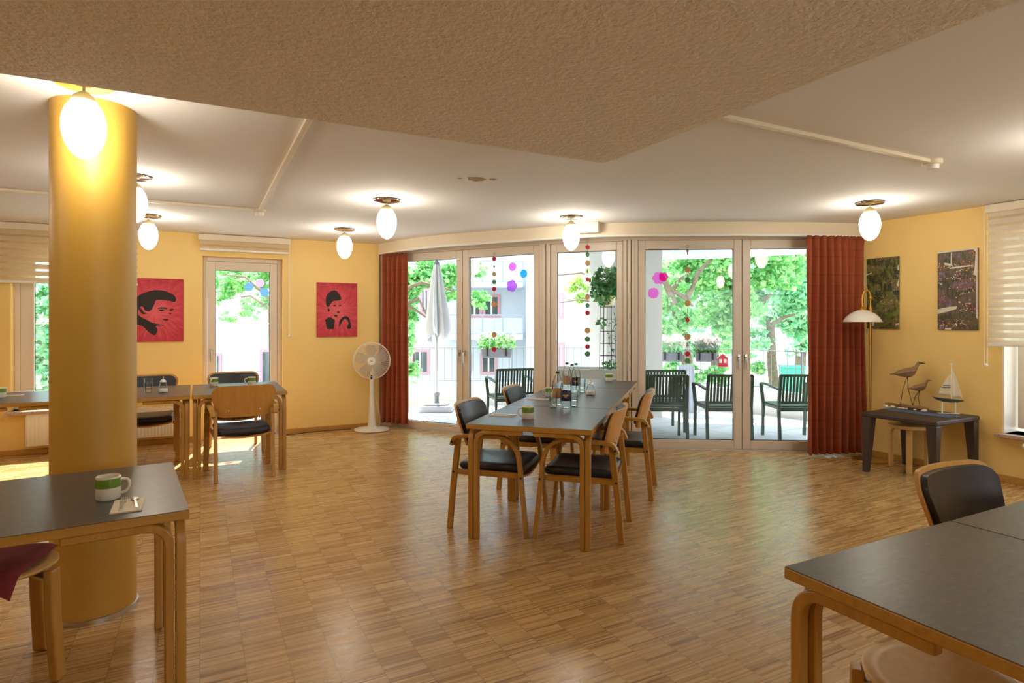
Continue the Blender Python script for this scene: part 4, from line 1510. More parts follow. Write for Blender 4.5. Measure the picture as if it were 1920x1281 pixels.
# ------------------------------------------------------------------ pictures
def wall_picture(name, label, x0, x1, z0, z1, shapes, mat_, figure_name):
    """canvas on the long wall; shapes in unit coordinates (0..1 across, 0..1 up)"""
    t_ = thing(name, label, 'picture', ((x0 + x1) / 2, YL, (z0 + z1) / 2))
    hw, hh = (x1 - x0) / 2, (z1 - z0) / 2
    MB().b2((-hw, -0.022, -hh), (hw, 0, hh)).build('canvas', mat_, t_, bevel=0.002)
    m_ = MB()
    for sh in shapes:
        m_.xz([((u - 0.5) * 2 * hw, (v - 0.5) * 2 * hh) for u, v in sh], -0.0232, -0.0215)
    m_.build(figure_name, 'figure', t_)
    return t_


def smooth_poly(pts, n=4):
    """closed Catmull-Rom through the points"""
    out = []
    L = len(pts)
    for i in range(L):
        p0, p1, p2, p3 = pts[i - 1], pts[i], pts[(i + 1) % L], pts[(i + 2) % L]
        for k in range(n):
            t_ = k / n
            out.append(tuple(0.5 * (2 * p1[j] + (p2[j] - p0[j]) * t_ + (2 * p0[j] - 5 * p1[j] + 4 * p2[j] - p3[j]) * t_ * t_ + (3 * p1[j] - p0[j] - 3 * p2[j] + p3[j]) * t_ ** 3) for j in (0, 1)))
    return out


def zc(pts):
    return smooth_poly([((x - 35) / 545, 1 - (y - 640) / 724) for x, y in pts])


man = [
    zc([(150, 1040), (142, 920), (165, 850), (235, 800), (330, 772), (420, 785), (490, 825), (512, 872), (498, 908), (440, 892), (335, 888), (312, 945), (276, 1012), (232, 1010), (214, 968), (186, 968), (172, 1010), (168, 1050)]),
    zc([(340, 985), (380, 968), (428, 975), (425, 990), (385, 984)]),
    zc([(352, 1005), (378, 992), (405, 1003), (380, 1014)]),
    zc([(448, 1000), (470, 985), (490, 990), (470, 1012)]),
    zc([(446, 1035), (466, 1040), (462, 1050), (450, 1046)]),
    zc([(385, 1108), (410, 1100), (440, 1106), (432, 1122), (405, 1118)]),
    zc([(72, 1122), (92, 1090), (140, 1070), (160, 1046), (190, 1078), (240, 1110), (300, 1150), (400, 1176), (330, 1182), (340, 1230), (318, 1290), (260, 1250), (200, 1180), (110, 1160)]),
    zc([(176, 985), (200, 990), (222, 1030), (250, 1036), (225, 1050), (196, 1040)]),
]
woman = [
    smooth_poly([(0.23, 0.58), (0.22, 0.72), (0.30, 0.82), (0.44, 0.86), (0.54, 0.80), (0.60, 0.70), (0.50, 0.67), (0.40, 0.66), (0.33, 0.60), (0.28, 0.55)]),
    smooth_poly([(0.39, 0.575), (0.43, 0.59), (0.465, 0.58), (0.43, 0.56)]),
    smooth_poly([(0.53, 0.58), (0.57, 0.59), (0.60, 0.585), (0.57, 0.565)]),
    smooth_poly([(0.48, 0.46), (0.53, 0.47), (0.56, 0.455), (0.52, 0.44)]),
    smooth_poly([(0.26, 0.51), (0.30, 0.52), (0.31, 0.48), (0.28, 0.46)]),
    smooth_poly([(0.42, 0.40), (0.50, 0.40), (0.47, 0.36)]),
    [(0.20, 0.31), (0.25, 0.14), (0.42, 0.14), (0.44, 0.31), (0.34, 0.36), (0.28, 0.36)],
    smooth_poly([(0.55, 0.18), (0.56, 0.30), (0.68, 0.38), (0.80, 0.34), (0.84, 0.16), (0.74, 0.16), (0.78, 0.26), (0.70, 0.33), (0.62, 0.28)]),
]
xa, za = ony(247, 522, YL)
xb, zb = ony(344, 640, YL)
_, za2 = ony(344, 524, YL)
wall_picture('canvas_painting', 'red canvas with a black stencil of a dark-haired man, beside the column', xb - 0.60, xb, zb, za2, man, 'canvas', 'stencil_figure')
xa, za = ony(593.5, 528, YL)
xb, zb = ony(669, 631, YL)
wall_picture('canvas_painting', 'red canvas with a black stencil of a woman with pinned-up hair', xa, xb, zb + 0.0, za - 0.01, woman, 'canvas', 'stencil_figure')


def side_picture(label, pxa, pya, pxb, pyb, mat_, strips):
    ya, za_ = onx(pxa, pya, XR)
    yb, zb_ = onx(pxb, pyb, XR)
    t_ = thing('collage_picture', label, 'picture', (XR, (ya + yb) / 2, (za_ + zb_) / 2), 0)
    hw, hh = (ya - yb) / 2, (za_ - zb_) / 2
    MB().b2((-0.02, -hw, -hh), (0, hw, hh)).build('board', mat_, t_, bevel=0.002)
    m_ = MB()
    for sh in strips:
        q = [(-0.0215, hw * (1 - 2 * u), hh * (2 * v - 1)) for u, v in sh]
        k = len(q)
        q2 = [(-0.019, y, z) for _, y, z in q]
        m_.add(q + q2, [tuple(range(k)), tuple(range(2 * k - 1, k - 1, -1))] + [(i, (i + 1) % k, k + (i + 1) % k, k + i) for i in range(k)])
    m_.build('torn_paper_edge', 'white_paper', t_)


side_picture('narrow dark woodland collage with torn edges, right of the rust curtain', 1627, 486, 1687, 617, 'collage_wood',
             [[(0.0, 0.78), (0.18, 0.80), (0.17, 0.785), (0.0, 0.765)], [(0.97, 0.86), (1, 0.88), (1, 0.80), (0.965, 0.82)], [(0.94, 0.6), (1, 0.68), (1, 0.58)], [(0.0, 0.60), (0.03, 0.6), (0.03, 0.56), (0, 0.57)], [(0.9, 0.07), (1, 0.08), (1, 0.05), (0.92, 0.05)]])
side_picture('tall flower garden collage with white torn strips, beside the blind', 1760, 472, 1835, 619, 'collage_pond',
             [[(0.08, 0.975), (0.9, 0.985), (0.96, 0.95), (0.93, 0.74), (0.9, 0.68), (0.97, 0.66), (0.97, 0.15), (1, 0.14), (1, 1), (0.0, 1), (0.0, 0.97)],
              [(0.35, 0.97), (0.37, 0.97), (0.36, 0.80), (0.18, 0.82), (0.18, 0.85), (0.34, 0.83)],
              [(0.28, 0.78), (0.5, 0.79), (0.8, 0.795), (0.95, 0.78), (0.6, 0.775), (0.4, 0.765)],
              [(0.0, 0.26), (0.3, 0.29), (0.5, 0.295), (0.48, 0.26), (0.2, 0.22), (0.0, 0.20)],
              [(0.2, 0.02), (0.35, 0.025), (0.35, 0.0), (0.2, 0.0)]])


# ------------------------------------------------------------------ blinds
def blind(label, loc, rz, wdt, drop, z_top, mat_, chain_x, chain_drop, cass='cream'):
    t_ = thing('roller_blind', label, 'blind', (loc[0], loc[1], z_top), rz)
    MB().b2((0, -0.075, -0.075), (wdt, 0, 0)).build('cassette', cass, t_, bevel=0.008)
    fb = MB().add([(0.025, -0.055, -drop), (wdt - 0.03, -0.055, -drop), (wdt - 0.03, -0.055, -0.06), (0.025, -0.055, -0.06)], [(0, 1, 2, 3)])
    fb.build('fabric', mat_, t_, solid=0.001)
    MB().b2((0.02, -0.062, -drop - 0.022), (wdt - 0.025, -0.046, -drop + 0.004)).build('bottom_bar', 'plastic', t_, bevel=0.004)
    c_ = MB()
    for dx in (-0.012, 0.012):
        c_.tube([(chain_x + dx * 0.6, -0.066 + dx, -0.05), (chain_x + dx * 0.6, -0.066 + dx, -chain_drop)], 0.0022, 5)
    c_.build('pull_chain', 'plastic', t_)
    MB().ball((chain_x, -0.066, -chain_drop), 0.016, 10, 8).build('chain_weight', 'plastic', t_, smooth=60)
    return t_


xa, _ = ony(371, 440, YL)
xb, _ = ony(544, 448, YL)
blind('rolled up striped blind above the narrow glazed door', (xa, YL - 0.002), 0, xb - xa, 0.175, H - 0.005, 'blind', xb - xa - 0.015, 1.22)
_, zb = ony(45, 527, YL - 0.05)
blind('half lowered striped blind over the window beyond the column', (-2.05, YL - 0.002), 0, 1.45, H - 0.005 - zb, H - 0.005, 'blind', 1.40, 1.3)
_, zb = onx(1870, 645, XR - 0.05)
ya, _ = onx(1854, 600, XR)
blind('white striped blind lowered over the side wall window', (XR - 0.002, ya), -PI / 2, 1.62, H - 0.005 - zb, H - 0.005, 'blind_white', 0.008, 1.43)


# ------------------------------------------------------------------ radiators
def radiator(label, loc, rz, wdt, z0, z1, valve=None):
    t_ = thing('radiator', label, 'radiator', (loc[0], loc[1], 0), rz)
    m_ = MB()
    nrib = int(wdt / 0.033)
    m_.b2((0, -0.10, z0), (wdt, -0.085, z1 - 0.01)).b2((0, -0.03, z0), (wdt, -0.02, z1 - 0.01))
    for k in range(nrib):
        x = (k + 0.5) * wdt / nrib
        m_.b2((x - 0.010, -0.106, z0 + 0.02), (x + 0.010, -0.10, z1 - 0.03))
    m_.build('panel', 'radiator', t_, bevel=0.003)
    m2 = MB()
    m2.b2((-0.004, -0.106, z1 - 0.02), (wdt + 0.004, -0.10, z1)).b2((-0.004, -0.022, z1 - 0.02), (wdt + 0.004, -0.016, z1)).b2((-0.004, -0.106, z0), (0.0, -0.016, z1)).b2((wdt, -0.106, z0), (wdt + 0.004, -0.016, z1))
    k = int(wdt / 0.02)
    for i in range(k + 1):
        x = i * wdt / k
        m2.b2((x - 0.004, -0.10, z1 - 0.004), (x + 0.004, -0.022, z1))
    m2.build('top_grille', 'radiator', t_)
    m3 = MB()
    for x in (wdt * 0.12, wdt * 0.88):
        m3.b2((x - 0.02, -0.02, z0 + 0.05), (x + 0.02, 0.0, z1 - 0.05))
    m3.build('bracket', 'radiator', t_)
    if valve:
        MB().tube([(0.04, -0.06, z1 - 0.04), (-0.06, -0.06, z1 - 0.04), (-0.15, -0.06, z1 - 0.04)], [0.012, 0.02, 0.022], 14).build('valve_head', 'plastic', t_, smooth=50)
    return t_


radiator('white panel radiator under the window beyond the column', (-1.62, YL - 0.001), 0, 1.42, 0.10, 0.435)
yv, zv = onx(1914, 836, XR - 0.06)
radiator('white radiator under the side wall window with a round valve head', (XR - 0.001, yv - 0.17), -PI / 2, 0.9, 0.12, zv + 0.04, valve=True)


# ------------------------------------------------------------------ tableware
def make_mug():
    t_ = thing('mug', '', 'mug')
    k = 0.041
    bd_ = MB().lathe([(0.030, 0.0), (k - 0.004, 0.0), (k, 0.005), (k, 0.042), (k, 0.0422)], 32)
    pr_ = [(0.03, 0.0), (k - 0.004, 0.0), (k, 0.005), (k, 0.082), (k - 0.002, 0.085), (k - 0.004, 0.082), (k - 0.004, 0.01), (0.001, 0.008)]
    b_ = MB().lathe(pr_, 32).build('body', 'china', t_, smooth=50)
    MB().lathe([(k + 0.0004, 0.045), (k + 0.0005, 0.0455), (k + 0.0005, 0.0785), (k + 0.0004, 0.079)], 32, cap=False).build('green_band', 'green_glaze', b_, smooth=50)
    MB().tube(pathround([(k - 0.003, 0, 0.070), (k + 0.024, 0, 0.070), (k + 0.030, 0, 0.045), (k + 0.018, 0, 0.022), (k - 0.003, 0, 0.018)], 0.018, 4), 0.0055, 10).build('handle', 'china', t_, smooth=60)
    return t_


T = 0.75
mug0 = make_mug()
mug0['group'] = 'green and white mugs'
mugs = [((203, 935), CR(20), 'green and white mug on the left foreground table beside the cutlery', 1.06),
        ((990, 785), CR(180), 'green and white mug on the near end of the long table', 1.0),
        ((1142, 715), CR(5), 'green and white mug at the far end of the long table', 1.0),
        ((1031, 744), CR(200), 'green and white mug half hidden behind the tumblers on the long table', 0.9),
        ((401, 724), CR(-90), 'green and white mug on the far table left of the plywood chair back', 1.0),
        ((472, 722), CR(200), 'green and white mug on the far table behind the plywood chair back', 1.0),
        ((1, 745), CR(180), 'green and white mug at the left edge on the table under the window', 1.0)]
for i, ((px, py), rz, lb, sc) in enumerate(mugs):
    q = at(px, py, T)
    o = mug0 if i == 0 else dup(mug0, (q[0], q[1], T), rz, lb, 'green and white mugs')
    o.location = (q[0], q[1], T)
    o.rotation_euler = (0, 0, rz)
    o['label'] = lb


def make_napkin():
    t_ = tag(MB().b2((-0.048, -0.088, 0.0), (0.048, 0.088, 0.003)).b2((-0.0475, -0.088, 0.003), (0.046, 0.086, 0.005)).build('napkin', 'napkin', bevel=0.001), '', 'napkin')
    return t_


def make_fork():
    m_ = MB()
    m_.sweep([(0, -0.085, 0.002), (0, -0.04, 0.0035), (0, 0.02, 0.003)], (1, 0, 0), 0.009, 0.002)
    m_.sweep([(0, 0.02, 0.003), (0, 0.045, 0.0018)], (1, 0, 0), 0.020, 0.002)
    for k in (-1.5, -0.5, 0.5, 1.5):
        m_.sweep([(k * 0.0055, 0.043, 0.002), (k * 0.0055, 0.068, 0.0015), (k * 0.0055, 0.085, 0.005)], (1, 0, 0), 0.0032, 0.0018)
    return m_.build('fork', 'steel', bevel=0.0006)


def make_spoon():
    m_ = MB()
    m_.sweep([(0, -0.075, 0.002), (0, -0.03, 0.0035), (0, 0.03, 0.003)], (1, 0, 0), 0.007, 0.002)
    m_.ball((0, 0.05, 0.004), (0.014, 0.023, 0.003), 14, 8)
    return m_.build('spoon', 'steel', smooth=60)


nap0, fork0, spoon0 = make_napkin(), make_fork(), make_spoon()
sets = [((240, 949), CR(28), 'left foreground table'), ((943, 779.5), CR(-106), 'near end of the long table'), ((1010, 749), CR(-106), 'long table before the tumblers'),
        ((1177, 714), CR(72), 'far end of the long table'), ((22, 742), CR(120), 'table under the window left of the column')]
for i, ((px, py), rz, where) in enumerate(sets):
    q = at(px, py, T)
    o = nap0 if i == 0 else nap0.copy()
    fk = fork0 if i == 0 else fork0.copy()
    sp = spoon0 if i == 0 else spoon0.copy()
    for ob in (o, fk, sp):
        if i:
            COL.objects.link(ob)
    o.location = (q[0], q[1], T)
    o.rotation_euler = (0, 0, rz)
    tag(o, 'folded paper napkin under the cutlery on the ' + where, 'napkin', 'paper napkins')
    k = Vector((math.cos(rz), math.sin(rz)))
    n_ = Vector((-k.y, k.x))
    f_ = Vector(q) + k * -0.018 + n_ * 0.012
    s_ = Vector(q) + k * 0.022 + n_ * 0.016
    fk.location = (f_.x, f_.y, T + 0.005)
    fk.rotation_euler = (0, 0, rz)
    sp.location = (s_.x, s_.y, T + 0.005)
    sp.rotation_euler = (0, 0, rz + 0.12)
    tag(fk, 'small cake fork on the napkin of the ' + where, 'fork', 'cake forks')
    tag(sp, 'teaspoon on the napkin of the ' + where, 'spoon', 'teaspoons')


def make_bottle(label, q, cap, lab, rz=0.0):
    t_ = thing('water_bottle', label, 'bottle', (q[0], q[1], T), rz, 'water bottles')
    pr_ = [(0.024, 0.004), (0.036, 0.0), (0.041, 0.008), (0.042, 0.02), (0.040, 0.045), (0.042, 0.06), (0.042, 0.135), (0.041, 0.16), (0.036, 0.19), (0.026, 0.218), (0.016, 0.236), (0.013, 0.245), (0.013, 0.255)]
    n = 30
    vs, fs = [], []
    for j, (r, z) in enumerate(pr_):
        for k in range(n):
            a = 2 * PI * k / n
            rr_ = r * (1 + 0.05 * math.cos(5 * a) * (1 if z < 0.04 else 0))
            vs.append((rr_ * math.cos(a), rr_ * math.sin(a), z))
    for j in range(len(pr_) - 1):
        for k in range(n):
            fs.append((j * n + k, j * n + (k + 1) % n, (j + 1) * n + (k + 1) % n, (j + 1) * n + k))
    fs.append(tuple(range(n - 1, -1, -1)))
    MB().add(vs, fs).build('bottle_body', 'pet', t_, smooth=50)
    if cap:
        MB().lathe([(0.0155, 0.250), (0.016, 0.252), (0.016, 0.268), (0.014, 0.270)], 20).build('cap', cap, t_, smooth=40)
    if lab:
        lo = MB().lathe([(0.0425, 0.058), (0.0432, 0.06), (0.0432, 0.128), (0.0425, 0.13)], 32, cap=False).build('paper_label', lab, t_, smooth=50)
        if lab == 'label_purple':
            m_ = MB()
            def em(u, v):
                a = -PI / 2 + (u - 0.5) * 1.1 - 0.15
                z = 0.098 + (v - 0.5) * 0.022 * (0.6 + 0.4 * math.cos((u - 0.5) * 5)) + 0.004 * math.sin(u * 9)
                return (0.0436 * math.cos(a), 0.0436 * math.sin(a), z)
            m_.grid(em, 10, 3)
            m_.build('label_emblem', 'label_gold', lo)
    return t_


def cpos(px, d):
    return C((px - 960) / FPX * d, d)


make_bottle('clear water bottle with a dark purple label at the front of the bottle group', cpos(1061, 4.62), 'plastic', 'label_purple', CR(0))
make_bottle('clear water bottle with a green cap and tan label behind the left tumblers', cpos(1045.5, 4.78), 'cap_green', 'tan_disc')
make_bottle('clear water bottle with a green cap, rearmost left of the group', cpos(1063, 5.82), 'cap_green', 'tan_disc')
make_bottle('clear water bottle with a grey brown cap in the middle of the rear bottles', cpos(1072.5, 5.60), 'cap_brown', None)
make_bottle('clear water bottle with a green cap and purple label, rear right of the group', cpos(1080, 5.72), 'cap_green', 'label_purple', CR(0))


def make_tumbler():
    pr_ = [(0.026, 0.0), (0.028, 0.002), (0.036, 0.090), (0.0375, 0.092), (0.0355, 0.092), (0.028, 0.010), (0.001, 0.008)]
    return tag(MB().lathe(pr_[::-1], 24).build('tumbler', 'clear', smooth=50), '', 'glass', 'clear tumblers')


tum0 = make_tumbler()
stacks = [((1037, 765), 'left', 2), ((1076, 763), 'right', 2), ((1091, 737), 'rear', 2), ((278, 736), 'column', 2)]
names = {'left': 'left-hand stack before the bottles', 'second': 'stack hidden beside the purple label bottle', 'right': 'stack just right of the purple label bottle', 'rear': 'stack behind, beside the sugar pourer', 'column': 'stack on the far table right of the column'}
first = True
for (px, py), nm, n in stacks:
    q = at(px, py, T)
    for k in range(n):
        o = tum0 if first else tum0.copy()
        if not first:
            COL.objects.link(o)
        first = False
        o.location = (q[0], q[1], T + 0.034 * k if False else T + 0.036 * k + (0.002 if k else 0))
        tag(o, ('lower' if k == 0 else 'upper') + ' clear tumbler of the ' + names[nm], 'glass', 'clear tumblers')


def make_sugar(label, q, spout):
    t_ = thing('sugar_pourer', label, 'sugar pourer', (q[0], q[1], T), 0)
    MB().lathe([(0.030, 0.0), (0.042, 0.003), (0.044, 0.02), (0.040, 0.045), (0.030, 0.075), (0.024, 0.095)], 28).build('glass_jar', 'clear', t_, smooth=50)
    MB().lathe([(0.028, 0.004), (0.040, 0.006), (0.040, 0.022), (0.034, 0.036), (0.001, 0.040)], 24).build('sugar', 'sugar', t_, smooth=50)
    MB().lathe([(0.026, 0.093), (0.027, 0.096), (0.026, 0.108), (0.014, 0.118), (0.007, 0.124)], 24).build('lid', 'chrome', t_, smooth=50)
    MB().tube([(0, 0, 0.12), (0.002, 0, 0.15)], 0.0055, 10).build('spout', 'chrome', t_, smooth=50)
    return t_


make_sugar('glass sugar pourer with a metal lid beside the bottles on the long table', at(1107, 741, T), 1)
make_sugar('glass sugar pourer with a metal lid beside the tumblers on the far table', at(306, 736, T), 1)


# ------------------------------------------------------------------ garlands of felt discs on the glass
def garland(label, px, ys, colors, seg_pts, ytop):
    a, b = seg_pts
    tx = (px - 960) / FPX
    # meet the line of the glass
    L = math.dist(a, b)
    ux, uy = (b[0] - a[0]) / L, (b[1] - a[1]) / L
    s_ = (a[0] - tx * a[1]) / (tx * uy - ux)
    d = a[1] + uy * s_ - 0.03
    q = C(tx * d, d)
    zz = lambda y: EYE - (y - HOR) * d / FPX
    t_ = thing('disc_garland', label, 'garland', (q[0], q[1], zz(ytop)), CR(math.degrees(math.atan2(uy, ux))), 'disc garlands on the terrace doors')
    zt_ = zz(ytop)
    zb_ = zz(ys[-1])
    MB().tube([(0, 0, 0), (0, 0, zb_ - zt_)], 0.0012, 5).build('string', 'black', t_)
    n = 20
    MB().tube([(0.018 * math.cos(2 * PI * k / n), 0, 0.012 + 0.018 * math.sin(2 * PI * k / n)) for k in range(n)], 0.003, 6, closed=True).build('ring', 'steel', t_, smooth=60)
    hk = MB().tube([(0, 0, 0.03), (0, 0.028, 0.032)], 0.003, 6).build('hook', 'steel', t_)
    for y, (cm, r, turn) in zip(ys, colors):
        c_, s2 = math.cos(turn), math.sin(turn)
        m_ = MB()
        vs = []
        k = 22
        for off in (-0.0025, 0.0025):
            for i in range(k):
                aa = 2 * PI * i / k
                x = r * math.cos(aa)
                vs.append((x * c_ - off * s2, x * s2 + off * c_, zz(y) - zt_ + r * math.sin(aa)))
        m_.add(vs, [tuple(range(k)), tuple(range(2 * k - 1, k - 1, -1))] + [((i + 1) % k, i, k + i, k + (i + 1) % k) for i in range(k)])
        m_.build('disc', cm, t_)


rd, gn, tn, gy = 'red_disc', 'green_disc', 'tan_disc', 'grey_disc'
garland('disc garland on the left terrace door beside the flower stickers', 926.5, [485.6, 500, 514, 529, 542, 570.6, 627.8, 655.5], [(rd, .026, .2), (gy, .014, 1.2), (tn, .030, 1.25), (gn, .028, 1.0), (rd, .027, .4), (tn, .036, .3), (tn, .034, .1), (rd, .030, .1)], (P0, P1), 478)
garland('longest disc garland, on the fixed panel between the door pairs', 1101.5, [463.4, 477.4, 493.6, 507.8, 524, 556.6, 572.8, 587, 620, 636.3, 650.3, 664], [(rd, .024, .1), (gn, .028, 1.0), (tn, .034, .9), (gy, .024, 1.5), (rd, .027, .9), (tn, .034, .95), (gn, .028, .9), (rd, .027, .6), (tn, .033, .5), (gn, .031, .1), (rd, .027, .1), (gn, .031, .1)], (P1, P2), 453)
garland('disc garland on the right pair of terrace doors before the trees', 1289, [470.5, 475, 489, 506, 524.8, 568.7, 584, 599.8, 631.6, 645.5, 663.9, 676.6], [(gy, .014, .1), (rd, .020, 1.2), (gy, .026, 1.3), (tn, .033, .4), (gn, .032, .5), (tn, .034, .2), (gn, .026, 1.3), (rd, .028, .6), (tn, .034, .2), (gn, .028, 1.0), (rd, .028, .1), (gn, .031, .1)], (P2, P3), 464)


# translucent flower stickers on the panes
def flower_poly(r, petals, depth, n=72):
    out = []
    for k in range(n):
        a = 2 * PI * k / n
        rr_ = r * (1 - depth + depth * abs(math.cos(petals * a / 2)) ** 0.5) if depth > 0.1 else r * (1 - depth * (0.5 - 0.5 * math.cos(petals * a)))
        out.append((rr_ * math.cos(a), rr_ * math.sin(a)))
    return out


def sticker(label, px, py, rpx, petals, depth, mat_, line, off=0.033):
    a, b = line
    tx = (px - 960) / FPX
    L = math.dist(a, b)
    ux, uy = (b[0] - a[0]) / L, (b[1] - a[1]) / L
    s_ = (a[0] - tx * a[1]) / (tx * uy - ux)
    d = a[1] + uy * s_
    nx, ny = -uy, ux                       # towards the outside
    X, Y = a[0] + ux * s_ + nx * off, a[1] + uy * s_ + ny * off
    q = C(X, Y)
    m_ = MB().xz(flower_poly(rpx * d / FPX, petals, depth), -0.0004, 0.0004)
    o = m_.build('flower_sticker', mat_, loc=(q[0], q[1], EYE - (py - HOR) * d / FPX))
    o.rotation_euler = (0, 0, CR(math.degrees(math.atan2(uy, ux))))
    tag(o, label, 'sticker', 'flower stickers on the panes')


sticker('pink serrated round sticker on the left terrace door', 958.5, 500, 8.5, 14, 0.09, 'film_pink', (P0, P1))
sticker('cyan daisy sticker on the left terrace door', 979.5, 513, 8.0, 14, 0.12, 'film_cyan', (P0, P1))
sticker('large purple five-petal sticker on the left terrace door', 957, 536, 11.5, 5, 0.22, 'film_purple', (P0, P1))
sticker('pink six-petal sticker near the top of the right terrace door', 1236, 521, 12, 6, 0.2, 'film_pink', (P2, P3))
sticker('magenta five-petal sticker overlapping the pink one on the right terrace door', 1245, 519, 9, 5, 0.22, 'film_magenta', (P2, P3), 0.030)
sticker('pink serrated round sticker below the others on the right terrace door', 1226, 549.5, 10.5, 13, 0.09, 'film_pink', (P2, P3))
dl = ((lambda c: c)((D1a, YL + 0.11)), None)


def sticker_y(label, px, py, r, petals, depth, mat_):
    x_, z_ = ony(px, py, YL + 0.142)
    o = MB().xz(flower_poly(r, petals, depth), -0.0004, 0.0004).build('flower_sticker', mat_, loc=(x_, YL + 0.142, z_))
    tag(o, label, 'sticker', 'flower stickers on the panes')


sticker_y('blue round sticker on the narrow glazed door, left of the pink one', 467, 538, 0.055, 6, 0.1, 'film_blue')
sticker_y('pink round sticker on the narrow glazed door', 487, 531, 0.055, 12, 0.09, 'film_pink')
sticker_y('blue round sticker on the narrow glazed door, right of the pink one', 496, 548, 0.055, 6, 0.1, 'film_blue')


# clear guards in front of the two openings of the long wall
for lb, xa_, xb_ in (('clear glass guard outside the narrow door', D1a - 0.05, D1b + 0.05), ('clear glass guard outside the window beyond the column', W1a - 0.05, W1b + 0.05)):
    t = thing('glass_guard', lb, 'glass guard', ((xa_ + xb_) / 2, YL + 0.43, 0), 0, 'glass guards')
    hw_ = (xb_ - xa_) / 2
    MB().add([(-hw_, 0, 0.35), (hw_, 0, 0.35), (hw_, 0, 1.39), (-hw_, 0, 1.39)], [(0, 1, 2, 3)]).build('pane', 'guard', t)
    MB().b2((-hw_, -0.004, 1.388), (hw_, 0.004, 1.396)).build('top_edge', 'plastic', t)
    for x_ in (-hw_ + 0.03, hw_ - 0.03):
        MB().b2((x_ - 0.03, -0.08, 0.5), (x_ + 0.03, -0.002, 0.56)).build('clamp', 'alu', t)


# ------------------------------------------------------------------ terrace
def poly_c(pts):
    return [C(*q) for q in pts]


par = [(-3.1, 9.85), (-2.4, 10.1), (-1.8, 10.26), (0.0, 10.45), (1.5, 10.35), (2.94, 10.0), (3.75, 9.5), (4.3, 8.85), (4.75, 7.9), (4.9, 6.9)]
inner = [(-1.95, 8.30), (0.36, 7.17), (1.33, 6.82), (3.72, 6.66), (4.9, 6.75)]


def ccw(p_):
    a = sum(p_[i][0] * p_[(i + 1) % len(p_)][1] - p_[(i + 1) % len(p_)][0] * p_[i][1] for i in range(len(p_)))
    return p_ if a > 0 else p_[::-1]


tp = ccw(poly_c(par + inner[::-1] + [(-2.15, 8.65)]))
struct('terrace_floor', MB().prism(tp, -0.14, -0.025), 'terrace', 'pale grey terrace slabs outside the glass doors', 'terrace')
ov = [(-2.6, 10.4), (-1.8, 10.6), (0.0, 10.8), (1.5, 10.75), (2.6, 10.55), (3.6, 10.25), (4.6, 9.75), (5.6, 8.8), (6.2, 7.2)]
op = ccw(poly_c(ov + [(4.9, 6.55)] + [(3.72, 6.64), (1.33, 6.80), (0.36, 7.15), (-1.95, 8.28), (-2.25, 8.75)]))
struct('terrace_roof', MB().prism(op, 2.50, 2.75), 'underside', 'white underside of the balcony above the terrace', 'roof')
struct('parapet', strip(par, -0.14, 0.345, 0.16), 'parapet', 'low curved white parapet around the terrace', 'wall', smooth=30)

# railing on the parapet
t = thing('terrace_railing', 'thin grey railing on the curved terrace parapet', 'railing')
rail_pts = [Vector(C(x, y + 0.08)).to_3d() for x, y in par]
dense = []
for i in range(len(rail_pts) - 1):
    for k in range(6):
        dense.append(rail_pts[i].lerp(rail_pts[i + 1], k / 6))
dense.append(rail_pts[-1])
MB().sweep([p_ + Vector((0, 0, 0.965)) for p_ in dense], (0, 0, 1), 0.012, 0.04).build('top_rail', 'railing', t)
MB().sweep([p_ + Vector((0, 0, 0.40)) for p_ in dense], (0, 0, 1), 0.012, 0.03).build('bottom_rail', 'railing', t)
bal = MB()
tot = 0
nextp = 0.0
for i in range(len(dense) - 1):
    L = (dense[i + 1] - dense[i]).length
    while nextp <= tot + L:
        q = dense[i].lerp(dense[i + 1], (nextp - tot) / L)
        bal.tube([q + Vector((0, 0, 0.40)), q + Vector((0, 0, 0.96))], 0.006, 5)
        nextp += 0.125
    tot += L
bal.build('baluster_grille', 'railing', t)
for i in range(0, len(rail_pts)):
    q = rail_pts[i]
    MB().tube([q + Vector((0, 0, 0.34)), q + Vector((0, 0, 0.965))], 0.014, 8).build('post', 'railing', t)

# white pier and planter box before the fixed panel
pr_ = ccw(poly_c([(1.20, 9.35), (1.42, 9.05), (2.26, 9.05), (2.26, 9.45)]))
struct('pier', MB().prism(pr_, -0.03, 2.50), 'parapet', 'white masonry pier carrying the balcony above', 'column')
c0 = C(1.18, 8.05)
t = thing('planter_box', 'low white planter box outside the fixed glass panel', 'planter', (c0[0], c0[1], -0.025), CR(-12))
MB().b2((-0.85, 0, 0), (0.28, 0.04, 0.80)).b2((-0.85, 0.46, 0), (0.28, 0.50, 0.80)).b2((-0.85, 0.04, 0), (-0.81, 0.46, 0.80)).b2((0.24, 0.04, 0), (0.28, 0.46, 0.80)).b2((-0.81, 0.04, 0), (0.24, 0.46, 0.1)).build('box', 'parapet', t, bevel=0.01)
MB().b2((-0.81, 0.04, 0.70), (0.24, 0.46, 0.76)).build('earth', 'soil', t)


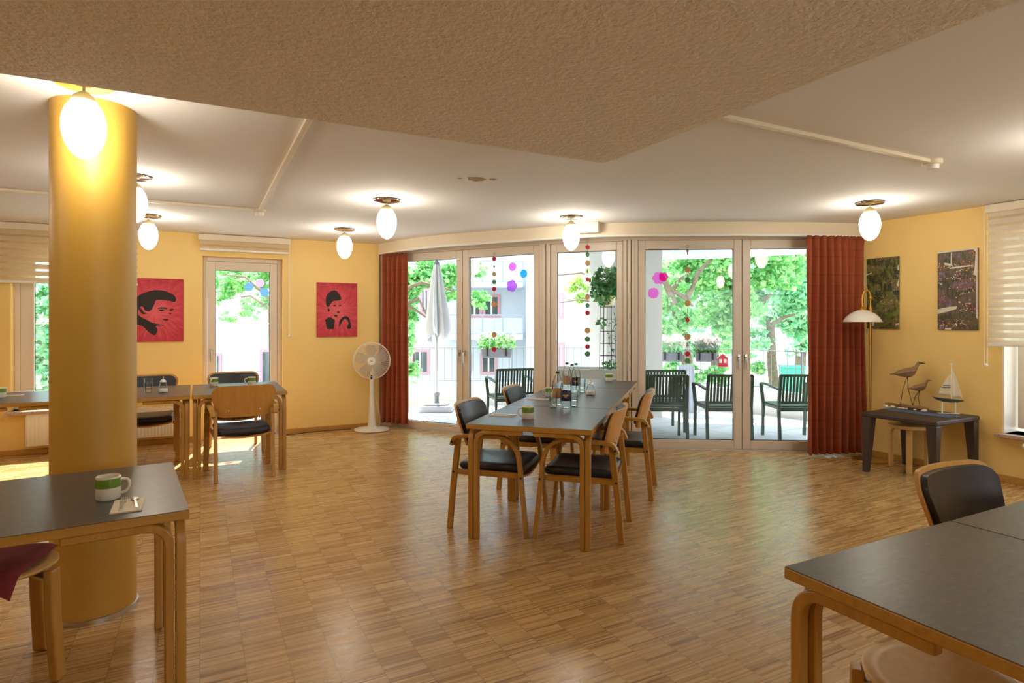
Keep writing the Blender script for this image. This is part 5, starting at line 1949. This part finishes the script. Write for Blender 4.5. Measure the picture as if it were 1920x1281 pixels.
# ------------------------------------------------------------------ plants
def leaves(mbv, rng, center, rad, n, size, droop=0.0, shell=0.45):
    """n small folded leaves in an ellipsoid; two quads per leaf"""
    for _ in range(n):
        while True:
            v = rng.uniform(-1, 1, 3)
            l = float(np.dot(v, v))
            if shell ** 2 < l <= 1 or (l <= 1 and rng.random() < 0.3):
                break
        c = np.array(center) + v * np.array(rad)
        th, ph_ = rng.uniform(0, 2 * PI), rng.uniform(-0.9, 0.9)
        ax = np.array([math.cos(th) * math.cos(ph_), math.sin(th) * math.cos(ph_), math.sin(ph_) - droop])
        ax /= np.linalg.norm(ax)
        sd = np.cross(ax, rng.normal(size=3))
        sd /= max(1e-6, np.linalg.norm(sd))
        nm = np.cross(ax, sd)
        s_ = size * rng.uniform(0.65, 1.25)
        fold = nm * s_ * 0.12
        k = len(mbv.v)
        P = [c - ax * s_ * 0.5, c - ax * s_ * 0.05 + sd * s_ * 0.42 + fold, c + ax * s_ * 0.5, c - ax * s_ * 0.05 - sd * s_ * 0.42 + fold, c + ax * s_ * 0.18 + sd * s_ * 0.22 + fold * 0.5, c + ax * s_ * 0.18 - sd * s_ * 0.22 + fold * 0.5]
        mbv.v += [tuple(map(float, p_)) for p_ in P]
        mbv.f += [(k, k + 1, k + 4, k + 2), (k, k + 2, k + 5, k + 3)]


def tree(name, label, base, blobs, n, size, mat_, trunk, branches, seed, group=None, droop=0.2):
    """base = room xy; blobs = [(cx, cy, z, rx, ry, rz)] relative; trunk = [(x, y, z, r)]"""
    rng = np.random.default_rng(seed)
    t_ = thing(name, label, 'tree', (base[0], base[1], -1.0), 0, group)
    m_ = MB()
    vol = [b[3] * b[4] * b[5] for b in blobs]
    for b, v in zip(blobs, vol):
        k = max(3, int(round((b[3] * b[4] * b[5]) * 2)))
        # break every blob into smaller sprays
        nb = 14
        for _ in range(nb):
            v3 = rng.normal(size=3)
            v3 = v3 / np.linalg.norm(v3) * rng.uniform(0.2, 0.85)
            c = (b[0] + v3[0] * b[3], b[1] + v3[1] * b[4], b[2] + v3[2] * b[5])
            rr_ = rng.uniform(0.30, 0.5)
            leaves(m_, rng, c, (b[3] * rr_, b[4] * rr_, b[5] * rr_ * 0.7), int(n * v / sum(vol) / nb), size, droop)
    m_.build('foliage', mat_, t_)
    if trunk:
        MB().tube([q[:3] for q in trunk], [q[3] for q in trunk], 12).build('trunk', 'bark', t_, smooth=60)
    for br in branches:
        MB().tube([q[:3] for q in br], [q[3] for q in br], 8).build('branch', 'bark', t_, smooth=60)
    return t_


def px3(px, py, d):
    """point at camera depth d, room coordinates"""
    q = C((px - 960) / FPX * d, d)
    return (q[0], q[1], EYE - (py - HOR) * d / FPX)


def ptree(name, label, d, base_px, blobs_px, n, size, mat_, trunk_px, branch_px, seed, group=None, dd=1.2):
    """tree described by picture positions at its own distance d"""
    b = C((base_px - 960) / FPX * d, d)
    rel = lambda px, py, dz=0.0: tuple(np.array(px3(px, py, d + dz)) - np.array((b[0], b[1], -1.0)))
    k = d / FPX
    bl = []
    for (px, py, rx, ry, dz) in blobs_px:
        q = rel(px, py, dz)
        bl.append((q[0], q[1], q[2], rx * k, min(rx * k, dd + 0.3 * rx * k), ry * k))
    tr = [rel(px, py) + (r * k,) for px, py, r in trunk_px]
    brs = [[rel(px, py, -0.9) + (r * k,) for px, py, r in br] for br in branch_px]
    return tree(name, label, b, bl, n, size, mat_, tr, brs, seed, group)


# big trees to the right of the pier
ptree('maple_tree', 'broad green maple behind the right terrace door, with forked trunk', 14.0, 1285,
      [(1300, 500, 90, 60, 0), (1400, 520, 90, 60, 0.5), (1330, 590, 90, 50, 1), (1270, 560, 50, 60, -0.5), (1380, 440, 130, 60, 0), (1480, 470, 80, 50, 0.5), (1250, 620, 40, 40, 0), (1350, 640, 50, 40, 1.5)], 13000, 0.15, 'leaf',
      [(1296, 740, 12), (1290, 690, 11), (1281, 640, 10), (1265, 570, 8), (1253, 535, 6)], [[(1265, 570, 6), (1245, 525, 5), (1230, 505, 3)], [(1258, 545, 5), (1275, 525, 4), (1290, 515, 2.5)], [(1288, 560, 5), (1310, 510, 4), (1335, 485, 2.5)], [(1253, 540, 4), (1280, 555, 4), (1300, 575, 2)]], 11, 'trees beyond the terrace')
ptree('maple_tree', 'mint green maple behind the rightmost terrace door leaf', 17.0, 1432,
      [(1420, 500, 70, 50, 0), (1490, 530, 70, 60, 0), (1440, 590, 70, 40, 0.5), (1500, 600, 60, 50, 1), (1540, 500, 60, 80, 0.5), (1415, 640, 40, 30, 0)], 10000, 0.19, 'leaf_mint',
      [(1452, 725, 10), (1448, 690, 9), (1446, 640, 8), (1444, 600, 7)], [[(1405, 586, 5), (1425, 570, 4.5), (1445, 552, 3)], [(1444, 610, 4), (1470, 595, 3), (1490, 590, 2)]], 12, 'trees beyond the terrace')
ptree('maple_tree', 'slim tree near the right curtain seen through the glass', 22.0, 1500,
      [(1500, 640, 40, 40, 0), (1520, 580, 50, 50, 0), (1560, 600, 50, 60, 0)], 4000, 0.2, 'leaf_mint', [(1497, 735, 11), (1500, 690, 10), (1503, 640, 9)], [], 13, 'trees beyond the terrace')
ptree('hedge_tree', 'distant bright green trees filling the gap behind the maples', 27.0, 1330,
      [(1250, 540, 60, 90, 0), (1330, 520, 70, 80, 1), (1420, 540, 80, 80, 0), (1510, 520, 80, 90, 1), (1600, 540, 80, 90, 0), (1300, 640, 60, 40, 0), (1380, 640, 60, 36, 0)], 10000, 0.34, 'leaf_mint', [(1340, 700, 8), (1342, 600, 7)], [], 14, 'trees beyond the terrace')
# left of the pier
ptree('maple_tree', 'green maple behind the folded parasol', 13.0, 742,
      [(790, 515, 55, 32, 0), (840, 530, 40, 42, 0.5), (770, 570, 36, 50, 0), (750, 640, 28, 60, -0.5), (770, 690, 22, 40, 0), (730, 540, 50, 70, 0), (880, 510, 40, 20, 0.3), (900, 560, 24, 26, 0.3), (690, 520, 60, 60, 0)], 8000, 0.13, 'leaf',
      [(728, 740, 10), (732, 640, 9), (740, 540, 7)], [[(740, 580, 4), (785, 560, 3), (800, 590, 2)], [(735, 600, 4), (770, 575, 3), (800, 596, 1.5)], [(740, 550, 4), (790, 530, 3), (850, 545, 1.5)]], 15, 'trees beyond the terrace')
ptree('maple_tree', 'pale yellow green branches seen through the fixed panel', 15.0, 1140,
      [(1085, 530, 22, 18, 0), (1090, 560, 18, 16, 0), (1068, 545, 12, 10, 0), (1130, 520, 40, 40, 0)], 1500, 0.13, 'leaf_light',
      [(1160, 740, 8), (1150, 600, 7), (1140, 520, 5)], [[(1140, 530, 3), (1090, 512, 1.6), (1040, 517, 1)], [(1140, 570, 3), (1085, 562, 1.3), (1050, 568, 0.7)]], 16, 'trees beyond the terrace')
# beyond the long wall
ptree('maple_tree', 'tree hanging its twigs over the narrow glazed door', 12.5, 512,
      [(440, 520, 40, 30, 0), (490, 520, 34, 36, 0), (420, 550, 30, 30, 0), (470, 580, 26, 24, 0), (430, 600, 20, 16, 0), (540, 510, 40, 50, 0), (500, 560, 20, 30, 0), (390, 530, 30, 40, 0)], 3300, 0.10, 'leaf',
      [(512, 730, 5), (508, 640, 4.5), (505, 560, 4)], [[(506, 580, 2.5), (470, 555, 1.8), (430, 560, 1)], [(505, 560, 2.5), (460, 520, 1.8), (420, 515, 1)]], 17, 'trees beyond the terrace')
ptree('hedge_tree', 'dense light green bush outside the window beyond the column', 12.0, 60,
      [(60, 560, 60, 60, 0), (90, 640, 60, 60, 0), (50, 700, 60, 60, 0), (130, 580, 70, 80, 0.5), (110, 720, 70, 60, 0), (-20, 620, 60, 120, 0), (180, 660, 60, 110, 0.5)], 7000, 0.15, 'leaf_mint',
      [(70, 800, 6), (70, 640, 5)], [], 18, 'trees beyond the terrace')
ptree('hedge_tree', 'green trees outside the side wall window', 13.0, 2150,
      [(1960, 600, 80, 90, 0), (2080, 560, 100, 110, 0), (2200, 620, 120, 120, 0)], 2500, 0.2, 'leaf_mint', [(2150, 800, 10), (2140, 640, 8)], [], 19, 'trees beyond the terrace')
ptree('hedge_tree', 'low shrub behind the railing between the maples', 12.5, 1275,
      [(1262, 690, 22, 24, 0), (1300, 705, 30, 22, 0), (1345, 705, 24, 24, 0), (1420, 690, 26, 14, 0.5)], 1800, 0.10, 'leaf', [(1280, 760, 4), (1280, 700, 3)], [], 20, 'trees beyond the terrace')


# flower boxes hung on the railing
def flower_box(label, px0, px1, pyt, d, rz, seed, blossom, leafm, spread=(0.40, 0.16)):
    a_, b_ = px3(px0, pyt, d), px3(px1, pyt, d)
    q = ((a_[0] + b_[0]) / 2, (a_[1] + b_[1]) / 2, a_[2])
    wd = math.dist(a_[:2], b_[:2])
    t_ = thing('flower_box', label, 'flower box', q, rz, 'flower boxes on the railing')
    m_ = MB()
    m_.taper((0, 0, -0.15), (wd * 0.92, 0.13), (0, 0, 0.0), (wd, 0.17))
    m_.build('trough', 'grey_plastic', t_, bevel=0.01)
    m_ = MB()
    for s_ in (-0.3, 0.3):
        m_.b2((s_ * wd - 0.012, -0.10, -0.12), (s_ * wd + 0.012, -0.08, 0.01))
    m_.build('bracket', 'black', t_)
    rng = np.random.default_rng(seed)
    m_ = MB()
    for k in range(5):
        leaves(m_, rng, ((k - 2) * wd * 0.22, 0, 0.10), (wd * 0.2, 0.13, 0.14), 110, 0.055)
    m_.build('foliage', leafm, t_)
    m_ = MB()
    for k in range(6):
        leaves(m_, rng, ((k - 2.5) * wd * 0.2, -0.03, 0.15 + 0.08 * rng.random()), (wd * 0.18, 0.13, 0.10), blossom // 6, 0.035)
    m_.build('blossom', 'petal', t_)


flower_box('grey flower box with trailing green plants on the railing behind the left door', 902, 960, 654, 10.1, CR(2), 31, 200, 'leaf')
flower_box('grey flower box of white blossom left on the railing behind the right door', 1238, 1279, 661, 9.9, CR(-8), 32, 700, 'leaf_mint')
flower_box('grey flower box of white blossom right on the railing, beside the red birdhouse', 1304, 1343, 661, 9.62, CR(-14), 33, 800, 'leaf_dark')

# red birdhouse
q = px3(1356, 686, 9.6)
t = thing('birdhouse', 'small red and white birdhouse on the terrace railing', 'birdhouse', q, CR(-25))
MB().b2((-0.07, -0.055, 0), (0.07, 0.055, 0.13)).build('body', 'red_paint', t, bevel=0.003)
MB().xz([(-0.07, 0.13), (0.07, 0.13), (0, 0.19)], -0.055, 0.055).build('gable', 'red_paint', t)
MB().xz([(-0.085, 0.118), (0.0, 0.192), (0.085, 0.118), (0.085, 0.13), (0.0, 0.206), (-0.085, 0.13)], -0.07, 0.07).build('roof', 'plastic', t)
m_ = MB()
for x_ in (-0.035, 0.035):
    m_.b2((x_ - 0.02, -0.058, 0.05), (x_ + 0.02, -0.055, 0.11))
m_.build('window', 'plastic', t)
MB().b2((-0.08, -0.085, -0.012), (0.08, 0.085, 0.0)).build('perch', 'red_paint', t)
# pale board panel on the railing
q = px3(1287, 725, 9.55)
t = thing('storage_box', 'pale blue grey board box standing behind the green chairs', 'box', (q[0], q[1], -0.025), CR(-6))
zt_ = EYE - (686 - HOR) * 9.55 / FPX + 0.025
MB().b2((-0.125, 0, 0), (0.125, 0.18, zt_)).build('body', 'sign_grey', t, bevel=0.006)
m_ = MB()
for k in range(5):
    m_.b2((-0.1 + 0.05 * k - 0.002, -0.003, 0.02), (-0.1 + 0.05 * k + 0.002, 0.0, zt_ - 0.03))
m_.build('board_joint', 'grey_plastic', t)

# wire plant stand with a leafy plant in front of the pier
q = px3(1139, 697, 8.35)
t = thing('plant_stand', 'tall wire plant stand against the white pier', 'plant stand', (q[0], q[1], 0.735), CR(-10))
zt_ = EYE - (573 - HOR) * 8.35 / FPX - 0.735
m_ = MB()
for a_ in range(6):
    aa = 2 * PI * a_ / 6
    m_.tube([(0.11 * math.cos(aa), 0.08 * math.sin(aa), 0.001), (0.10 * math.cos(aa), 0.075 * math.sin(aa), zt_)], 0.005, 5)
m_.build('upright', 'iron', t)
m_ = MB()
for i in range(6):
    z_ = 0.04 + i * (zt_ - 0.06) / 5
    m_.tube([(0.105 * math.cos(2 * PI * k / 20), 0.078 * math.sin(2 * PI * k / 20), z_) for k in range(20)], 0.004, 5, closed=True)
m_.build('hoop', 'iron', t)
rng = np.random.default_rng(77)
t2 = thing('potted_plant', 'bushy dark green plant in a cream pot on the wire stand', 'plant', (q[0], q[1], 0.735 + zt_), 0)
MB().lathe([(0.07, 0.0), (0.09, 0.01), (0.115, 0.12), (0.12, 0.13), (0.108, 0.13), (0.10, 0.11)], 24).build('pot', 'terracotta', t2, smooth=40)
m_ = MB()
leaves(m_, rng, (0, 0, 0.32), (0.26, 0.2, 0.22), 280, 0.095, 0.5)
leaves(m_, rng, (-0.12, -0.05, 0.16), (0.18, 0.14, 0.16), 90, 0.09, 0.9)
leaves(m_, rng, (0.12, 0.0, 0.24), (0.18, 0.14, 0.18), 90, 0.09, 0.7)
m_.build('foliage', 'leaf_dark', t2)
MB().tube([(0, 0, 0.08), (0.01, 0, 0.3)], 0.01, 6).build('stem', 'bark', t2)
t3 = thing('trailing_vine', 'sparse vine winding up the wire plant stand', 'plant', (q[0], q[1], 0.735), 0)
m_ = MB()
leaves(m_, rng, (-0.02, -0.13, 0.09), (0.18, 0.04, 0.07), 60, 0.05)
leaves(m_, rng, (-0.14, -0.09, zt_ - 0.24), (0.16, 0.04, 0.08), 26, 0.06)
leaves(m_, rng, (0.02, -0.1, zt_ * 0.5), (0.1, 0.03, 0.3), 34, 0.04)
m_.build('foliage', 'leaf_dark', t3)
MB().tube([(0.02 + 0.05 * math.sin(9 * k / 20), -0.088, k / 20 * (zt_ - 0.1)) for k in range(21)], 0.004, 5).build('stem', 'bark', t3)


# ------------------------------------------------------------------ terrace furniture
def make_garden_chair():
    t_ = thing('garden_chair', '', 'chair')
    hw = 0.265
    for sx in (-1, 1):
        MB().sweep([(hw * sx, -0.25, 0), (hw * sx, -0.215, 0.42), (hw * sx * 0.98, -0.27, 0.805)], (1, 0, 0), 0.032, 0.045).build('leg', 'green_metal', t_, bevel=0.006)
        MB().sweep([(hw * sx, 0.25, 0), (hw * sx, 0.225, 0.42)], (1, 0, 0), 0.032, 0.045).build('leg', 'green_metal', t_, bevel=0.006)
        MB().sweep(pathround([(hw * sx, 0.225, 0.41), (hw * sx * 1.06, 0.265, 0.66), (hw * sx * 1.06, 0.08, 0.665), (hw * sx * 1.0, -0.23, 0.63)], 0.03, 4), (1, 0, 0), 0.042, 0.024).build('armrest', 'green_metal', t_, bevel=0.005)
    se = MB()
    for k in range(9):
        y = -0.20 + k * 0.053
        se.b2((-hw + 0.015, y, 0.415), (hw - 0.015, y + 0.042, 0.43))
    se.b2((-hw, -0.22, 0.385), (-hw + 0.03, 0.24, 0.415)).b2((hw - 0.03, -0.22, 0.385), (hw, 0.24, 0.415)).b2((-hw, -0.235, 0.37), (hw, -0.205, 0.415)).b2((-hw, 0.225, 0.37), (hw, 0.255, 0.425))
    se.build('seat', 'green_metal', t_, bevel=0.003)
    bk_ = MB()
    yb_ = lambda z: -0.215 - 0.055 * (z - 0.42) / 0.385
    for z_, h_ in ((0.80, 0.03), (0.47, 0.03)):
        bk_.b2((-hw, yb_(z_) - 0.012, z_ - h_ / 2), (hw, yb_(z_) + 0.012, z_ + h_ / 2))
    for k in range(12):
        x = -hw + 0.045 + k * (2 * hw - 0.09) / 11
        bk_.sweep([(x, yb_(0.47), 0.47), (x, yb_(0.80), 0.80)], (1, 0, 0), 0.024, 0.010)
    bk_.build('backrest', 'green_metal', t_)
    return t_


gch = [(1.83, 7.38, -4, 'green slatted armchair on the terrace nearest the table end, its back to us'),
       (1.97, 8.06, 3, 'green slatted armchair mostly hidden behind the nearest terrace chair'),
       (2.59, 7.40, 0, 'green slatted armchair on the terrace behind the middle door stile'),
       (3.45, 7.40, 0, 'green slatted armchair on the terrace beside the rust curtain'),
       (-0.02, 8.30, 16, 'green slatted chair on the terrace seen through the left door')]
gc0 = make_garden_chair()
for i, (X, Y, a_, lb) in enumerate(gch):
    q = C(X, Y)
    o = gc0 if i == 0 else copy_tree(gc0)
    o.location = (q[0], q[1], -0.025)
    o.rotation_euler = (0, 0, CR(a_))
    tag(o, lb, 'chair', 'green terrace chairs')

# folded parasol in its base
q = C(-1.22, 9.75)
t = thing('parasol', 'folded white grey parasol standing on the terrace', 'parasol', (q[0], q[1], -0.025), CR(0))
bp = MB()
bp.prism(rrect(0.27, 0.27, 0.08), 0.0, 0.10)
bp.prism(rrect(0.20, 0.20, 0.08), 0.10, 0.13)
bp.build('base', 'base_grey', t, bevel=0.02)
MB().lathe([(0.055, 0.10), (0.045, 0.13), (0.034, 0.15), (0.034, 0.24), (0.045, 0.25), (0.045, 0.29), (0.03, 0.30)], 20).build('pole_socket', 'grey_plastic', t, smooth=40)
MB().tube([(0, 0, 0.10), (0, 0, 2.36)], 0.022, 12).build('pole', 'alu', t, smooth=50)


def fold(u, v):
    a = 2 * PI * u
    env = 0.045 + 0.19 * (1 - v) ** 0.8 * (0.72 + 0.28 * min(1, v / 0.12))
    r = env * (0.72 + 0.28 * math.cos(8 * a + 2.0 * v)) * (1 + 0.12 * math.sin(3 * a + 1))
    z = 1.17 + 1.21 * v + 0.10 * (1 - v) ** 3 * math.sin(3 * a + 0.5)
    return (r * math.cos(a), r * math.sin(a), z)


MB().grid(fold, 80, 24, closed_u=True).build('canopy', 'canvas_grey', t, smooth=60, solid=0.004)
MB().lathe([(0.05, 2.375), (0.04, 2.40), (0.022, 2.43), (0.001, 2.44)], 16).build('finial', 'grey_plastic', t, smooth=50)


# ------------------------------------------------------------------ surroundings
gp = MB().b2((-60, -40, -1.25), (80, 90, -1.15))
struct('ground', gp, 'soil', 'pale paved ground around the house', 'ground')

# white apartment house beyond the trees
FD = 22.0
t = thing('apartment_house', 'white apartment house with pale blue balconies behind the parasol', 'building', (C(0, FD)[0], C(0, FD)[1], -1.15), CR(0))
k = FD / FPX


def fx(px):
    return (px - 960) * k


def fz(py):
    return EYE - (py - HOR) * k + 1.15


MB().b2((fx(100), 0, 0), (fx(1108), 6, 9.5)).build('wall', 'render', t)
MB().b2((fx(985), -1.4, 0), (fx(1108), 0, 9.5)).build('stair_bay', 'render', t)


def house_window(px0, py0, px1, py1, yoff=0.0):
    f = MB()
    x0, x1, z0, z1 = fx(px0), fx(px1), fz(py1), fz(py0)
    b_ = 0.10
    f.b2((x0, yoff - 0.05, z0), (x0 + b_, yoff, z1)).b2((x1 - b_, yoff - 0.05, z0), (x1, yoff, z1)).b2((x0 + b_, yoff - 0.05, z1 - b_), (x1 - b_, yoff, z1)).b2((x0 + b_, yoff - 0.05, z0), (x1 - b_, yoff, z0 + b_))
    wo = f.build('window', 'pink_frame', t)
    MB().b2((x0 + b_, yoff - 0.03, z0 + b_), (x1 - b_, yoff - 0.01, z1 - b_)).build('pane', 'dark_pane', wo)
    m2 = MB().b2(((x0 + x1) / 2 - 0.03, yoff - 0.045, z0 + b_), ((x0 + x1) / 2 + 0.03, yoff - 0.03, z1 - b_))
    m2.build('mullion', 'plastic', wo)


for r_ in ((395, 662, 416, 742), (488, 655, 528, 735), (770, 655, 806, 702), (787, 540, 806, 590), (905, 552, 938, 597), (876, 556, 904, 597), (900, 662, 932, 702), (866, 662, 884, 700), (660, 640, 700, 700), (560, 650, 600, 710), (300, 650, 340, 710), (560, 530, 600, 585)):
    house_window(*r_)
for r_ in ((1040, 552, 1052, 598), (1040, 640, 1053, 690)):
    house_window(*r_, yoff=-1.4)


def balcony(px0, px1, pyt, pyb):
    x0, x1 = fx(px0), fx(px1)
    zb_, zt2 = fz(pyb), fz(pyt)
    MB().b2((x0, -1.5, zb_ - 0.16), (x1, 0, zb_)).build('balcony_slab', 'render', t)
    m2 = MB()
    n_ = 4
    for i in range(n_ + 1):
        x = x0 + (x1 - x0) * i / n_
        m2.b2((x - 0.02, -1.5, zb_), (x + 0.02, -1.46, zt2))
    m2.b2((x0, -1.5, zt2), (x1, -1.45, zt2 + 0.05))
    br_ = m2.build('balcony_railing', 'railing', t)
    MB().b2((x0 + 0.02, -1.485, zb_ + 0.05), (x1 - 0.02, -1.475, zt2 - 0.08)).build('railing_panel', 'blue_panel', br_)


balcony(838, 979, 593, 626)
balcony(838, 979, 499, 535)
MB().b2((fx(80), -0.6, 9.5), (fx(1120), 6.5, 9.8)).build('roof', 'grey_plastic', t)

# low garden wall, path edge and a teal bin beyond the railing at the right
q = px3(1485, 690, 16)
t = thing('garden_bin', 'teal garden bin beyond the railing at the right', 'bin', (q[0], q[1], -1.15), CR(-20))
zt_ = q[2] + 1.15
MB().taper((0, 0, 0), (0.45, 0.45), (0, 0, zt_), (0.58, 0.58)).build('body', 'teal', t, bevel=0.02)
MB().b2((-0.31, -0.31, zt_), (0.31, 0.31, zt_ + 0.06)).build('lid', 'teal', t, bevel=0.02)
